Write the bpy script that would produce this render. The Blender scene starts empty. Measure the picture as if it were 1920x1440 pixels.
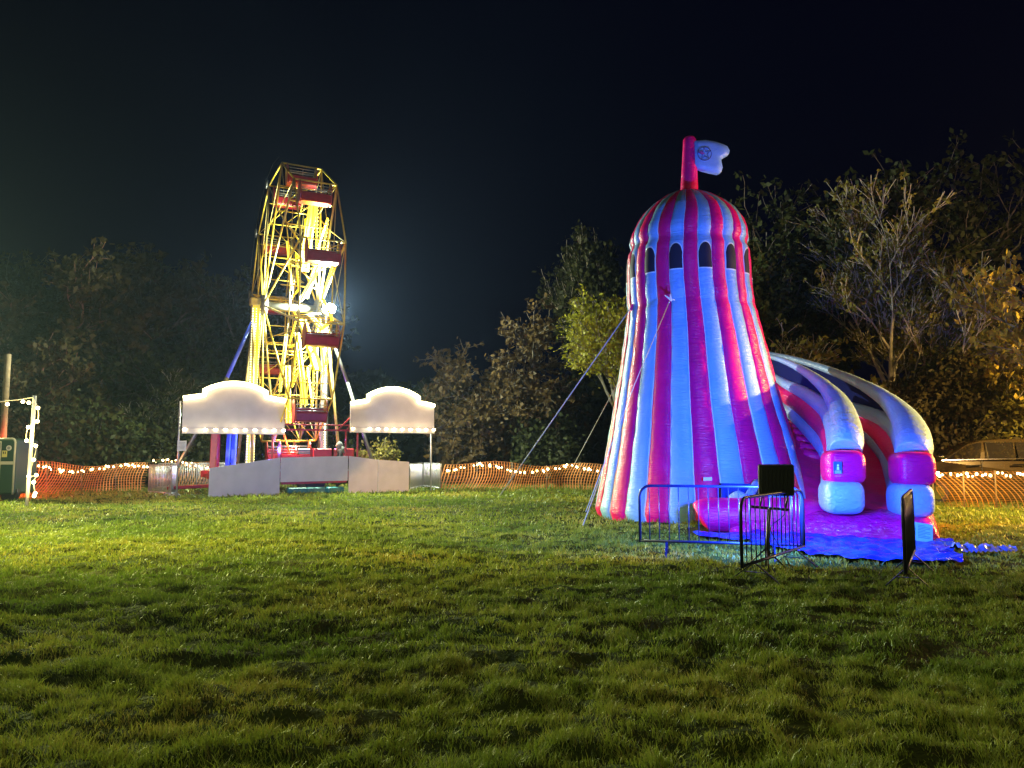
import bpy, math, random
import numpy as np
from mathutils import Vector, Matrix
random.seed(7); rng = np.random.default_rng(11)
SC = bpy.context.scene
COL = SC.collection
PI = math.pi
# ------------------------------------------------------------------ camera model
F, HC = 1442.0, 1.6
PITCH = math.atan(128 / F)
def at(px, py, Y):
    """world point that the photograph shows at (px,py), at distance Y"""
    u, v = (px - 960) / F, (720 - py) / F
    dy = math.cos(PITCH) - math.sin(PITCH) * v
    dz = math.sin(PITCH) + math.cos(PITCH) * v
    t = Y / dy
    return Vector((u * t, Y, HC + dz * t))
def V(*a): return Vector(a)

# ------------------------------------------------------------------ materials
MATS = {}
def mat(name, color=(.5, .5, .5), rough=.5, metal=0.0, emit=None, es=0.0, var=0.0, vscale=6.0, bump=0.0, bscale=30.0,
        bstretch=(1, 1, 1), color2=None, spec=.5, sample='AUTO', alpha=1.0, vstretch=(1, 1, 1), coat=0.0, transl=0.0):
    if name in MATS: return MATS[name]
    m = bpy.data.materials.new(name); m.use_nodes = True
    nt = m.node_tree; N = nt.nodes; L = nt.links
    b = N['Principled BSDF']
    b.inputs['Base Color'].default_value = (*color, 1)
    b.inputs['Roughness'].default_value = rough
    b.inputs['Metallic'].default_value = metal
    b.inputs['Specular IOR Level'].default_value = spec
    if coat: b.inputs['Coat Weight'].default_value = coat
    if alpha < 1: b.inputs['Alpha'].default_value = alpha
    if emit:
        b.inputs['Emission Color'].default_value = (*emit, 1); b.inputs['Emission Strength'].default_value = es
    if var or bump or color2:
        tc = N.new('ShaderNodeTexCoord')
    if var or color2:
        mp = N.new('ShaderNodeMapping'); mp.inputs['Scale'].default_value = vstretch
        nz = N.new('ShaderNodeTexNoise'); nz.inputs['Scale'].default_value = vscale; nz.inputs['Detail'].default_value = 6
        L.new(tc.outputs['Object'], mp.inputs[0]); L.new(mp.outputs[0], nz.inputs['Vector'])
        mx = N.new('ShaderNodeMix'); mx.data_type = 'RGBA'
        rp = N.new('ShaderNodeValToRGB'); rp.color_ramp.elements[0].position = .35; rp.color_ramp.elements[1].position = .65
        L.new(nz.outputs['Fac'], rp.inputs[0]); L.new(rp.outputs[0], mx.inputs['Factor'])
        c2 = color2 or tuple(c * (1 - var) for c in color)
        mx.inputs[6].default_value = (*color, 1); mx.inputs[7].default_value = (*c2, 1)
        L.new(mx.outputs[2], b.inputs['Base Color'])
    if bump:
        mp2 = N.new('ShaderNodeMapping'); mp2.inputs['Scale'].default_value = bstretch
        n2 = N.new('ShaderNodeTexNoise'); n2.inputs['Scale'].default_value = bscale; n2.inputs['Detail'].default_value = 4
        n2.inputs['Distortion'].default_value = .6
        L.new(tc.outputs['Object'], mp2.inputs[0]); L.new(mp2.outputs[0], n2.inputs['Vector'])
        bp = N.new('ShaderNodeBump'); bp.inputs['Strength'].default_value = bump; bp.inputs['Distance'].default_value = .05
        L.new(n2.outputs['Fac'], bp.inputs['Height']); L.new(bp.outputs[0], b.inputs['Normal'])
    if transl:
        tr = N.new('ShaderNodeBsdfTranslucent'); ms = N.new('ShaderNodeMixShader'); ms.inputs[0].default_value = transl
        if var or color2: L.new(mx.outputs[2], tr.inputs[0])
        else: tr.inputs[0].default_value = (*color, 1)
        out = N['Material Output']
        L.new(b.outputs[0], ms.inputs[1]); L.new(tr.outputs[0], ms.inputs[2]); L.new(ms.outputs[0], out.inputs[0])
    if sample != 'AUTO': m.cycles.emission_sampling = sample
    MATS[name] = m
    return m

# ------------------------------------------------------------------ objects
def tag(o, label=None, cat=None, group=None, kind=None):
    if label: o['label'] = label
    if cat: o['category'] = cat
    if group: o['group'] = group
    if kind: o['kind'] = kind
    return o
def empty(name, loc, rz=0.0, label=None, cat=None, group=None):
    o = bpy.data.objects.new(name, None); COL.objects.link(o)
    o.location = loc; o.rotation_euler = (0, 0, rz); o.empty_display_size = .2
    return tag(o, label, cat, group)
def root_loc(o):
    p = Vector((0, 0, 0))
    while o is not None: p = p + o.location; o = o.parent
    return p
def copy_tree(o, parent=None):
    c = o.copy(); COL.objects.link(c); c.parent = parent
    for ch in [x for x in list(bpy.data.objects) if x.parent == o]: copy_tree(ch, c)
    return c
def children_map():
    d = {}
    for x in bpy.data.objects:
        if x.parent: d.setdefault(x.parent.name, []).append(x)
    return d

class MB:
    def __init__(s): s.v = []; s.f = []; s.mi = []; s.smooth = []
    def add(s, vs, fs, mi=0, smooth=False):
        o = len(s.v); s.v += [tuple(v) for v in vs]
        for f in fs: s.f.append(tuple(i + o for i in f)); s.mi.append(mi); s.smooth.append(smooth)
        return s
    def box(s, c, size, rz=0.0, M=None, mi=0, bev=0.0):
        hx, hy, hz = [d / 2 for d in size]
        R = M if M is not None else Matrix.Rotation(rz, 3, 'Z')
        b = min(bev, hx * .9, hy * .9, hz * .9)
        if b <= 0:
            vs = [R @ V(x * hx, y * hy, z * hz) + V(*c) for z in (-1, 1) for y in (-1, 1) for x in (-1, 1)]
            fs = [(0, 2, 3, 1), (4, 5, 7, 6), (0, 1, 5, 4), (2, 6, 7, 3), (0, 4, 6, 2), (1, 3, 7, 5)]
            return s.add(vs, fs, mi)
        # bevelled: three rings of an octagon-like section
        vs = []
        def ring(ix, iy, z):
            return [V(-ix, -iy + b, z), V(-ix + b, -iy, z), V(ix - b, -iy, z), V(ix, -iy + b, z), V(ix, iy - b, z), V(ix - b, iy, z), V(-ix + b, iy, z), V(-ix, iy - b, z)]
        rings = [ring(hx - b, hy - b, -hz), ring(hx, hy, -hz + b), ring(hx, hy, hz - b), ring(hx - b, hy - b, hz)]
        for r in rings: vs += [R @ p + V(*c) for p in r]
        fs = [tuple(reversed(range(8)))]
        for k in range(3):
            for i in range(8): j = (i + 1) % 8; fs.append((k * 8 + i, k * 8 + j, k * 8 + 8 + j, k * 8 + 8 + i))
        fs.append(tuple(range(24, 32)))
        return s.add(vs, fs, mi)
    def bar(s, a, b, r=.02, n=8, r2=None, mi=0, smooth=True):
        return s.tube([a, b], [r, r if r2 is None else r2], n, mi, smooth)
    def tube(s, pts, rad, n=10, mi=0, smooth=True, closed=False, cap=True, squash=None):
        pts = [Vector(p) for p in pts]; m = len(pts)
        if not hasattr(rad, '__len__'): rad = [rad] * m
        vs = []; prev = None
        for i, p in enumerate(pts):
            if closed: t = pts[(i + 1) % m] - pts[i - 1]
            else: t = pts[min(i + 1, m - 1)] - pts[max(i - 1, 0)]
            if t.length < 1e-9: t = V(0, 0, 1)
            t.normalize()
            if prev is None:
                up = V(0, 0, 1) if abs(t.z) < .9 else V(1, 0, 0)
                x = t.cross(up).normalized()
            else:
                x = prev - t * prev.dot(t)
                if x.length < 1e-6: x = t.orthogonal()
                x.normalize()
            prev = x; y = t.cross(x)
            for k in range(n):
                a = 2 * PI * k / n
                vs.append(p + (x * math.cos(a) + y * math.sin(a)) * rad[i])
        fs = []
        for i in range(m if closed else m - 1):
            j = (i + 1) % m
            for k in range(n):
                l = (k + 1) % n
                fs.append((i * n + k, i * n + l, j * n + l, j * n + k))
        s.add(vs, fs, mi, smooth)
        if cap and not closed:
            o = len(s.v) - len(vs)
            s.f.append(tuple(reversed(range(o, o + n)))); s.mi.append(mi); s.smooth.append(False)
            s.f.append(tuple(range(o + (m - 1) * n, o + m * n))); s.mi.append(mi); s.smooth.append(False)
        return s
    def rbar(s, a, b, w, h, mi=0):
        """rectangular bar from a to b: w across (horizontal), h the other way"""
        a = Vector(a); b = Vector(b); t = (b - a); L = t.length; t.normalize()
        up = V(0, 0, 1) if abs(t.z) < .95 else V(0, 1, 0)
        x = t.cross(up).normalized(); y = x.cross(t).normalized()
        R = Matrix((x, t, y)).transposed()
        return s.box((a + b) / 2, (w, L, h), M=R, mi=mi, bev=min(w, h) * .12)
    def sphere(s, c, r, n=8, m=6, sc=(1, 1, 1), mi=0):
        c = Vector(c); vs = [c + V(0, 0, r * sc[2])]
        for i in range(1, m):
            th = PI * i / m
            for k in range(n):
                a = 2 * PI * k / n
                vs.append(c + V(r * sc[0] * math.sin(th) * math.cos(a), r * sc[1] * math.sin(th) * math.sin(a), r * sc[2] * math.cos(th)))
        vs.append(c - V(0, 0, r * sc[2])); fs = []
        for k in range(n): fs.append((0, 1 + k, 1 + (k + 1) % n))
        for i in range(m - 2):
            for k in range(n):
                a = 1 + i * n + k; b = 1 + i * n + (k + 1) % n
                fs.append((a, a + n, b + n, b))
        e = len(vs) - 1; o = 1 + (m - 2) * n
        for k in range(n): fs.append((e, o + (k + 1) % n, o + k))
        return s.add(vs, fs, mi, True)
    def grid(s, P, mi=0, smooth=True, closed_u=False, flip=False):
        """P[i][j] points"""
        a, b = len(P), len(P[0]); vs = [p for row in P for p in row]; fs = []
        for i in range(a - 1):
            for j in range(b if closed_u else b - 1):
                k = (j + 1) % b
                q = (i * b + j, i * b + k, (i + 1) * b + k, (i + 1) * b + j)
                fs.append(q[::-1] if flip else q)
        return s.add(vs, fs, mi, smooth)
    def prism(s, outline, d, mi=0):
        """outline: list of 3D points (planar), d: thickness vector"""
        o = [Vector(p) for p in outline]; n = len(o); d = Vector(d)
        vs = o + [p + d for p in o]
        fs = [tuple(reversed(range(n))), tuple(range(n, 2 * n))] + [(i, (i + 1) % n, (i + 1) % n + n, i + n) for i in range(n)]
        return s.add(vs, fs, mi)
    def build(s, name, m, parent=None, loc=None, local=False, label=None):
        me = bpy.data.meshes.new(name)
        off = Vector((0, 0, 0)) if local else (root_loc(parent) if parent is not None else Vector(loc or (0, 0, 0)))
        me.from_pydata([(v[0] - off.x, v[1] - off.y, v[2] - off.z) for v in s.v], [], s.f)
        ms = m if isinstance(m, (list, tuple)) else [m]
        for q in ms: me.materials.append(q)
        me.polygons.foreach_set('material_index', s.mi)
        me.polygons.foreach_set('use_smooth', s.smooth)
        me.update()
        o = bpy.data.objects.new(name, me); COL.objects.link(o)
        if parent is not None: o.parent = parent
        elif loc is not None: o.location = loc
        if label: o['label'] = label
        return o

def catmull(pts, n=8):
    P = [Vector(p) for p in pts]; P = [P[0] * 2 - P[1]] + P + [P[-1] * 2 - P[-2]]; out = []
    for i in range(1, len(P) - 2):
        for k in range(n):
            t = k / n; a, b, c, d = P[i - 1], P[i], P[i + 1], P[i + 2]
            out.append(.5 * ((2 * b) + (c - a) * t + (2 * a - 5 * b + 4 * c - d) * t * t + (-a + 3 * b - 3 * c + d) * t ** 3))
    out.append(P[-2]); return out
def lerp(a, b, t): return a + (b - a) * t

# ------------------------------------------------------------------ numpy value noise
_perm = rng.random((256, 256))
def vnoise(x, y):
    xi = np.floor(x).astype(int); yi = np.floor(y).astype(int); fx = x - xi; fy = y - yi
    fx = fx * fx * (3 - 2 * fx); fy = fy * fy * (3 - 2 * fy)
    a = _perm[xi & 255, yi & 255]; b = _perm[(xi + 1) & 255, yi & 255]; c = _perm[xi & 255, (yi + 1) & 255]; d = _perm[(xi + 1) & 255, (yi + 1) & 255]
    return (a * (1 - fx) + b * fx) * (1 - fy) + (c * (1 - fx) + d * fx) * fy
def gz(x, y):
    x = np.asarray(x, float); y = np.asarray(y, float)
    h = (vnoise(x * 1.3 + 9, y * 1.9 + 3) - .5) * .06 + (vnoise(x * 3.6, y * 5.0 + 7) - .5) * .085 + (vnoise(x * 7.1 + 3, y * 9.0 + 1) - .5) * .055 + (vnoise(x * .25 + 40, y * .25 + 11) - .5) * .08
    return h
def gzf(x, y): return float(gz(np.array([x]), np.array([y]))[0])
def np_mesh(name, verts, faces_flat, loop_total, mats, smooth=False):
    me = bpy.data.meshes.new(name)
    nf = len(loop_total)
    me.vertices.add(len(verts)); me.vertices.foreach_set('co', verts.astype(np.float32).ravel())
    me.loops.add(len(faces_flat)); me.loops.foreach_set('vertex_index', faces_flat.astype(np.int32))
    me.polygons.add(nf)
    ls = np.zeros(nf, np.int32); ls[1:] = np.cumsum(loop_total)[:-1]
    me.polygons.foreach_set('loop_start', ls)
    me.polygons.foreach_set('loop_total', loop_total.astype(np.int32))
    if smooth: me.polygons.foreach_set('use_smooth', np.ones(nf, bool))
    for q in mats: me.materials.append(q)
    me.update(calc_edges=True)
    o = bpy.data.objects.new(name, me); COL.objects.link(o)
    return o

# ================================================================== WORLD, CAMERA, LIGHTS
w = bpy.data.worlds.new('World'); SC.world = w; w.use_nodes = True
wn = w.node_tree.nodes; wl = w.node_tree.links; bg = wn['Background']
sky = wn.new('ShaderNodeTexSky'); sky.sky_type = 'NISHITA'; sky.sun_disc = False
sky.sun_elevation = math.radians(-9); sky.sun_rotation = math.radians(200)
mixn = wn.new('ShaderNodeMix'); mixn.data_type = 'RGBA'; mixn.blend_type = 'ADD'; mixn.inputs['Factor'].default_value = 1
mixn.inputs[7].default_value = (.002, .002, .05, 1)
wl.new(sky.outputs[0], mixn.inputs[6]); wl.new(mixn.outputs[2], bg.inputs[0]); bg.inputs[1].default_value = .07

cam = bpy.data.cameras.new('camera'); co = bpy.data.objects.new('camera', cam); COL.objects.link(co); SC.camera = co
cam.sensor_width = 36; cam.lens = 36 * F / 1920; cam.clip_end = 600; cam.clip_start = .05
co.location = (0, 0, HC); co.rotation_euler = (PI / 2 + PITCH, 0, 0)
vs_ = SC.view_settings; vs_.view_transform = 'Standard'; vs_.look = 'None'; vs_.exposure = 0; vs_.gamma = 1
SC.cycles.use_denoising = True
try: SC.cycles.denoiser = 'OPENIMAGEDENOISE'
except Exception: pass
SC.cycles.max_bounces = 5; SC.cycles.diffuse_bounces = 2; SC.cycles.glossy_bounces = 2; SC.cycles.transparent_max_bounces = 6
SC.cycles.volume_bounces = 0; SC.cycles.sample_clamp_indirect = 3
SC.cycles.caustics_reflective = False; SC.cycles.caustics_refractive = False

def lamp(name, kind, loc, power, color, size=.2, aim=None, cone=None, blend=.4, shape=None, size_y=None, spread=None):
    d = bpy.data.lights.new(name, kind); o = bpy.data.objects.new(name, d); COL.objects.link(o)
    o.location = loc; d.energy = power; d.color = color
    if kind == 'AREA':
        d.size = size
        if size_y: d.shape = 'RECTANGLE'; d.size_y = size_y
        if spread: d.spread = spread
    else: d.shadow_soft_size = size
    if cone: d.spot_size = cone; d.spot_blend = blend
    if aim is not None:
        o.rotation_euler = (Vector(aim) - Vector(loc)).to_track_quat('-Z', 'Y').to_euler()
    return o

# ride frame
RA = math.radians(27)
A_ = V(math.cos(RA), math.sin(RA), 0); F_ = V(math.sin(RA), -math.cos(RA), 0); Z_ = V(0, 0, 1)
CW = V(-9.27, 31.89, 0)
def ride(a, f, z): return CW + A_ * a + F_ * f + Z_ * z
HUBZ, RW = 7.66, 5.8

flood_pos = ride(1.35, .9, HUBZ - .1)
lamp('wheel_floodlight', 'POINT', flood_pos + F_ * .35, 13500, (.86, 1.0, .74), .12)
lamp('left_site_floodlight', 'SPOT', (-17, 4, 7), 10500, (.66, .71, 1.0), .3, aim=ride(.5, 3.5, 1.2), cone=math.radians(44), blend=.9)
lamp('left_warm_fill', 'SPOT', (-15, 12, 8.5), 30000, (.95, .90, .20), .2, aim=(-7.5, 14, 0), cone=math.radians(58), blend=1)  # added off-frame fill that brightens the left and middle grass
lamp('far_left_fill', 'SPOT', (-27, 30, 7.5), 50000, (.93, 1.0, .36), .15, aim=(-10, 13, 0), cone=math.radians(56), blend=.6)  # added off-frame backlight, rakes the grass where the wheel blocks its own lamp
lamp('right_site_floodlight', 'POINT', (20.5, 12.0, 6.5), 2900, (1.0, .52, .40), .2)
lamp('sodium_lamp', 'POINT', (17.6, 18.2, 5.0), 7500, (1.0, .66, .20), .2)
lamp('sodium_grass_fill', 'SPOT', (17.2, 16.5, 4.5), 15000, (1.0, .56, .07), .2, aim=(11.0, 18.2, 0), cone=math.radians(84), blend=.5)  # added beside the sodium lamp to lift the gold grass, not the trees
lamp('camera_side_floodlight', 'POINT', (-4, -9, 7), 1900, (.95, 1.0, .45), .2)

# ================================================================== GROUND
def axis_samples(lo, hi, near_lo, near_hi, s0, growth):
    mid = list(np.arange(near_lo, near_hi, s0)); out = mid[:]
    s = s0; x = near_hi
    while x < hi: out.append(x); s *= growth; x += s
    out.append(hi)
    s = s0; x = near_lo - s0
    while x > lo: out.insert(0, x); s *= growth; x -= s
    out.insert(0, lo)
    return np.array(out)
gx = axis_samples(-300, 300, -9, 10, .085, 1.03); gy = axis_samples(-60, 400, 2.2, 15, .085, 1.022)
X, Y = np.meshgrid(gx, gy); Zg = gz(X, Y); far = (np.abs(X) > 60) | (Y > 70) | (Y < -10); Zg = np.where(far, 0, Zg)
nx, ny = len(gx), len(gy)
idx = np.arange(nx * ny).reshape(ny, nx)
q = np.stack([idx[:-1, :-1], idx[:-1, 1:], idx[1:, 1:], idx[1:, :-1]], -1).reshape(-1)
gm = mat('soil_turf', (.03, .05, .008), .9, spec=.05, color2=(.05, .055, .015), vscale=1.2, bump=.9, bscale=14)
ground = np_mesh('ground', np.stack([X, Y, Zg], -1).reshape(-1, 3), q, np.full((nx - 1) * (ny - 1), 4), [gm], True)
tag(ground, 'uneven grass field', kind='structure')

grm = bpy.data.materials.new('grass_blades'); grm.use_nodes = True
N = grm.node_tree.nodes; L = grm.node_tree.links; b = N['Principled BSDF']
geo = N.new('ShaderNodeNewGeometry'); at_ = N.new('ShaderNodeAttribute'); at_.attribute_name = 'tone'; at_.attribute_type = 'GEOMETRY'
r = N.new('ShaderNodeValToRGB'); cr = r.color_ramp
cr.elements[0].position = 0; cr.elements[0].color = (.115, .18, .022, 1)
cr.elements[1].position = 1; cr.elements[1].color = (.42, .30, .11, 1)
e = cr.elements.new(.45); e.color = (.25, .29, .04, 1)
e = cr.elements.new(.75); e.color = (.36, .31, .07, 1)
L.new(at_.outputs['Fac'], r.inputs[0]); L.new(r.outputs[0], b.inputs['Base Color'])
b.inputs['Roughness'].default_value = .48; b.inputs['Specular IOR Level'].default_value = .35
tr = N.new('ShaderNodeBsdfTranslucent'); ms = N.new('ShaderNodeMixShader'); ms.inputs[0].default_value = .35
L.new(r.outputs[0], tr.inputs[0]); L.new(b.outputs[0], ms.inputs[1]); L.new(tr.outputs[0], ms.inputs[2])
L.new(ms.outputs[0], N['Material Output'].inputs[0])

def grass_field(bands):
    PX, PY, W, H = [], [], [], []
    for y0, y1, dens, wd, ht in bands:
        n = int(dens * (.70 * (y1 * y1 - y0 * y0) + 3.6 * (y1 - y0)))
        yy = np.sqrt(rng.random(n) * (y1 * y1 - y0 * y0) + y0 * y0)
        xx = (rng.random(n) * 2 - 1) * (yy * .70 + 1.8)
        PX.append(xx); PY.append(yy); W.append(np.full(n, wd)); H.append(np.full(n, ht))
    x = np.concatenate(PX); y = np.concatenate(PY); wd = np.concatenate(W); ht = np.concatenate(H)
    cl = vnoise(x * 2.6 + 50, y * 3.6 + 20) * .18 + vnoise(x * 7 + 5, y * 8 + 2) * .44 + vnoise(x * 15 + 5, y * 17 + 2) * .38
    keep = rng.random(len(x)) < np.clip((cl - .28) * 3.6, .16, 1)
    # nothing under the tarp, the slide, the ride
    def inside(px, py, poly):
        c = np.zeros(len(px), bool); j = len(poly) - 1
        for i in range(len(poly)):
            xi, yi = poly[i]; xj, yj = poly[j]
            c ^= ((yi > py) != (yj > py)) & (px < (xj - xi) * (py - yi) / (yj - yi + 1e-12) + xi); j = i
        return c
    keep &= ~inside(x, y, TARP_POLY); keep &= ~inside(x, y, LAND_POLY)
    keep &= ((x - TC[0]) ** 2 + (y - TC[1]) ** 2) > 2.6 ** 2
    rc = np.stack([x - CW.x, y - CW.y], -1); fa = rc @ np.array([A_.x, A_.y]); ff = rc @ np.array([F_.x, F_.y])
    keep &= ~((fa > -2.2) & (fa < 2.6) & (ff < 2.2) & (ff > -3))
    x, y, wd, ht, cl = x[keep], y[keep], wd[keep], ht[keep], cl[keep]; n = len(x)
    z = gz(x, y) - .008
    hgt = ht * (.25 + 2.6 * cl ** 2) * (.6 + .8 * rng.random(n))
    ang = rng.random(n) * 2 * PI; lean = (.2 + .9 * rng.random(n)) * hgt
    flow = vnoise(x * .9 + 70, y * .9) * 4 * PI
    la = np.where(rng.random(n) < .25, flow + rng.normal(0, .5, n), rng.random(n) * 2 * PI)
    dx, dy = np.cos(la) * lean, np.sin(la) * lean
    wx, wy = np.cos(ang) * wd * .5 * (.7 + .6 * rng.random(n)), np.sin(ang) * wd * .5 * (.7 + .6 * rng.random(n))
    v = np.zeros((n, 5, 3))
    v[:, 0] = np.stack([x - wx, y - wy, z], -1); v[:, 1] = np.stack([x + wx, y + wy, z], -1)
    v[:, 2] = np.stack([x + wx * .75 + dx * .35, y + wy * .75 + dy * .35, z + hgt * .6], -1)
    v[:, 3] = np.stack([x - wx * .75 + dx * .35, y - wy * .75 + dy * .35, z + hgt * .6], -1)
    v[:, 4] = np.stack([x + dx, y + dy, z + hgt], -1)
    base = (np.arange(n) * 5)[:, None]
    f = (base + np.array([[0, 1, 2, 3, 3, 2, 4]])).reshape(-1)
    o = np_mesh('grass', v.reshape(-1, 3), f, np.tile([4, 3], n), [grm])
    tone = np.clip(.24 + (vnoise(x * .55 + 3, y * .6 + 8) - .5) * .9 + (vnoise(x * 2.3, y * 2.6) - .5) * .35 + rng.normal(0, .13, n), 0, 1)
    att = o.data.attributes.new('tone', 'FLOAT', 'POINT'); att.data.foreach_set('value', np.repeat(tone, 5).astype(np.float32))
    tag(o, 'damp tufted grass covering the field', 'grass', kind='stuff')
    return o

# ================================================================== HELTER SKELTER
TC = (4.86, 19.4)
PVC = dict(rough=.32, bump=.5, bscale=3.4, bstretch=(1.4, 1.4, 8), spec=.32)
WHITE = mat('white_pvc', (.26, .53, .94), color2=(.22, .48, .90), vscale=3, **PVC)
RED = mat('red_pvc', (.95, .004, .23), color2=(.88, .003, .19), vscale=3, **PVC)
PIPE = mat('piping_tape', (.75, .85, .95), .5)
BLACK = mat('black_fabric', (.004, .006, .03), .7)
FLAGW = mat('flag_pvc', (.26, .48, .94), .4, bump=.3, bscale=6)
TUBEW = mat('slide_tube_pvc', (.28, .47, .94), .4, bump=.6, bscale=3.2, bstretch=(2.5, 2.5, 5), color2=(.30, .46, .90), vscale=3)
hs = empty('inflatable_helter_skelter', (TC[0], TC[1], 0), 0,
           'tall inflatable helter skelter with red and white stripes, domed top and curling slide', 'inflatable slide')
sil = [(350, 1279, 1307), (355, 1262, 1327), (364, 1244, 1347), (380, 1222, 1372), (395, 1208, 1389), (412, 1196, 1401), (434, 1185, 1409),
       (440, 1184, 1409), (470, 1180, 1412), (500, 1177, 1414), (540, 1177, 1417), (570, 1178, 1422), (600, 1176, 1429), (640, 1171, 1440),
       (700, 1162, 1455), (760, 1152, 1471), (820, 1142, 1490), (880, 1131, 1508), (925, 1122, 1524), (955, 1116, 1532), (972, 1122, 1527)]
prof = []
for y, l, r_ in sil:
    pl = at(l, y, 19.05); pr = at(r_, y, 19.05)
    prof.append((pl.z, (pl.x + pr.x) / 2, (pr.x - pl.x) / 2 * .972))
prof[-1] = (0.0, prof[-1][1], prof[-1][2])
prof = prof[::-1]
zs = [p[0] for p in prof]
def body_at(z):
    for i in range(len(prof) - 1):
        if z <= prof[i + 1][0]:
            t = (z - prof[i][0]) / (prof[i + 1][0] - prof[i][0] + 1e-9)
            return lerp(prof[i][1], prof[i + 1][1], t), lerp(prof[i][2], prof[i + 1][2], t)
    return prof[-1][1], prof[-1][2]
NS = 28
VIEW = math.atan2(0 - TC[1], 0 - TC[0])          # angle of the direction towards the viewer
PHASE = VIEW + math.radians(-9.4 + 25.714 / 4 * 0) # centre of a white stripe
def body_point(z, th, lift=0.0):
    cx, R = body_at(z)
    s = ((th - PHASE) / (2 * PI) * NS + .5)
    u = s - math.floor(s)
    bul = .080 * (R / 2.5) ** .8 * (max(0, 1 - (2 * u - 1) ** 2) ** .5)
    wob = .006 * math.sin(z * 5.1 + math.floor(s) * 1.9) + .005 * math.sin(z * 11.7 + math.floor(s) * 4.1)
    rr = R - .045 + bul + wob * (1 if z > .3 else z / .3) + lift
    return V(cx + rr * math.cos(th), TC[1] + rr * math.sin(th), z)
ztop = zs[-1]
zrow = sorted(set([round(x, 3) for x in list(np.linspace(0, zs[-5], 74)) + list(np.linspace(zs[-5], ztop, 16))]))
ub = [0, .035, .12, .28, .5, .72, .88, .965]
m = MB(); P = []
angs = []; mids = []
for k in range(NS):
    for i, u in enumerate(ub):
        angs.append(PHASE + (k - .5 + u) * 2 * PI / NS)
        mids.append(2 if i in (0, 7) and k % 2 == 0 else (0 if k % 2 == 0 else 1))
rows = [[body_point(z, a) for a in angs] for z in zrow]
top = V(body_at(ztop)[0], TC[1], ztop + .02)
seamz = at(1300, 437, 18).z; seam2 = at(1300, 556, 17.6).z
for ri, z in enumerate(zrow):
    for sz in (seamz, seam2):
        if abs(z - sz) < .11:
            k = .965 if sz == seamz else .985
            for p in rows[ri]:
                cx = body_at(z)[0]; p.x = cx + (p.x - cx) * k; p.y = TC[1] + (p.y - TC[1]) * k
na = len(angs); vs = [p for r0 in rows for p in r0]; m.v = [tuple(p) for p in vs] + [tuple(top)]
for i in range(len(zrow) - 1):
    for j in range(na):
        k = (j + 1) % na
        m.f.append((i * na + j, i * na + k, (i + 1) * na + k, (i + 1) * na + j)); m.mi.append(mids[j]); m.smooth.append(True)
for j in range(na):
    m.f.append(((len(zrow) - 1) * na + j, (len(zrow) - 1) * na + (j + 1) % na, len(vs))); m.mi.append(0 if mids[j] == 2 else mids[j]); m.smooth.append(True)
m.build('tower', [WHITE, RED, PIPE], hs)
# windows
zw0, zw1 = at(1300, 492, 17.4).z, at(1300, 443, 17.4).z
for k in range(0, NS, 2):
    th0 = PHASE + k * 2 * PI / NS; mw = MB(); mf = MB(); hw = .5 * 2 * PI / NS * .90; cols = 11; g = []; g2 = []
    for i in range(12):
        row = []; row2 = []
        for j in range(cols):
            u = -1 + 2 * j / (cols - 1); arch = zw1 - .26 * (1 - math.sqrt(max(0, 1 - (u * .99) ** 2)))
            z = lerp(zw0, arch, i / 11); row.append(body_point(z, th0 + u * hw, .012))
            arch2 = zw1 + .035 - .27 * (1 - math.sqrt(max(0, 1 - (u * .99) ** 2)))
            z2 = lerp(zw0 - .03, arch2, i / 11); row2.append(body_point(z2, th0 + u * hw * 1.08, .006))
        g.append(row); g2.append(row2)
    mw.grid(g); wo = mw.build('window', BLACK, hs)
    mf.grid(g2); mf.build('window_surround', PIPE, wo)
# flag pole and flag
ft = at(1292, 356, 19.3); fp = at(1293, 262, 19.3)
fl = MB(); pts = [lerp(ft - Z_ * .25, fp, i / 10) for i in range(11)]; rad = [.23, .222, .215, .21, .2, .19, .18, .175, .17, .155, .05]
rad = [lerp(.235, .165, i / 10) for i in range(11)]; pts += [fp + Z_ * .06, fp + Z_ * .085]; rad += [.12, .03]
fl.tube(pts, rad, 20); fpole = fl.build('flag_pole', RED, hs)
outl = [(1299, 266), (1309, 265), (1322, 264), (1340, 267), (1355, 272), (1363, 276), (1367, 284), (1365, 291), (1356, 296), (1351, 300), (1352, 306), (1354, 316), (1351, 324), (1345, 327), (1330, 324), (1315, 320), (1299, 314)]
def inflated_plate(outline_px, Yc, th, centre_px, rings=6):
    """a closed cushion: outline points, thickness th along y"""
    mb = MB(); c = at(*centre_px, Yc); O = [at(x, y, Yc) for x, y in outline_px]; n = len(O)
    P = []
    for s_ in (1, -1):
        rr = []
        for k in range(rings + 1):
            t = k / rings; prof_ = (1 - t ** 3) ** .5 if t < 1 else 0
            rr.append([c + (o - c) * t - V(0, 1, 0) * s_ * (th * .5 * (.45 + .55 * prof_) if t < 1 else th * .18) for o in O])
        P.append(rr)
    front, back = P
    mb.grid(front, closed_u=True, flip=False); mb.grid(back, closed_u=True, flip=True)
    mb.grid([front[-1], [p + V(0, 0, 0) for p in back[-1]]], closed_u=True)
    return mb
fl = inflated_plate(outl, 19.25, .34, (1326, 294)); flag = fl.build('flag', FLAGW, hs)
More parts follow.
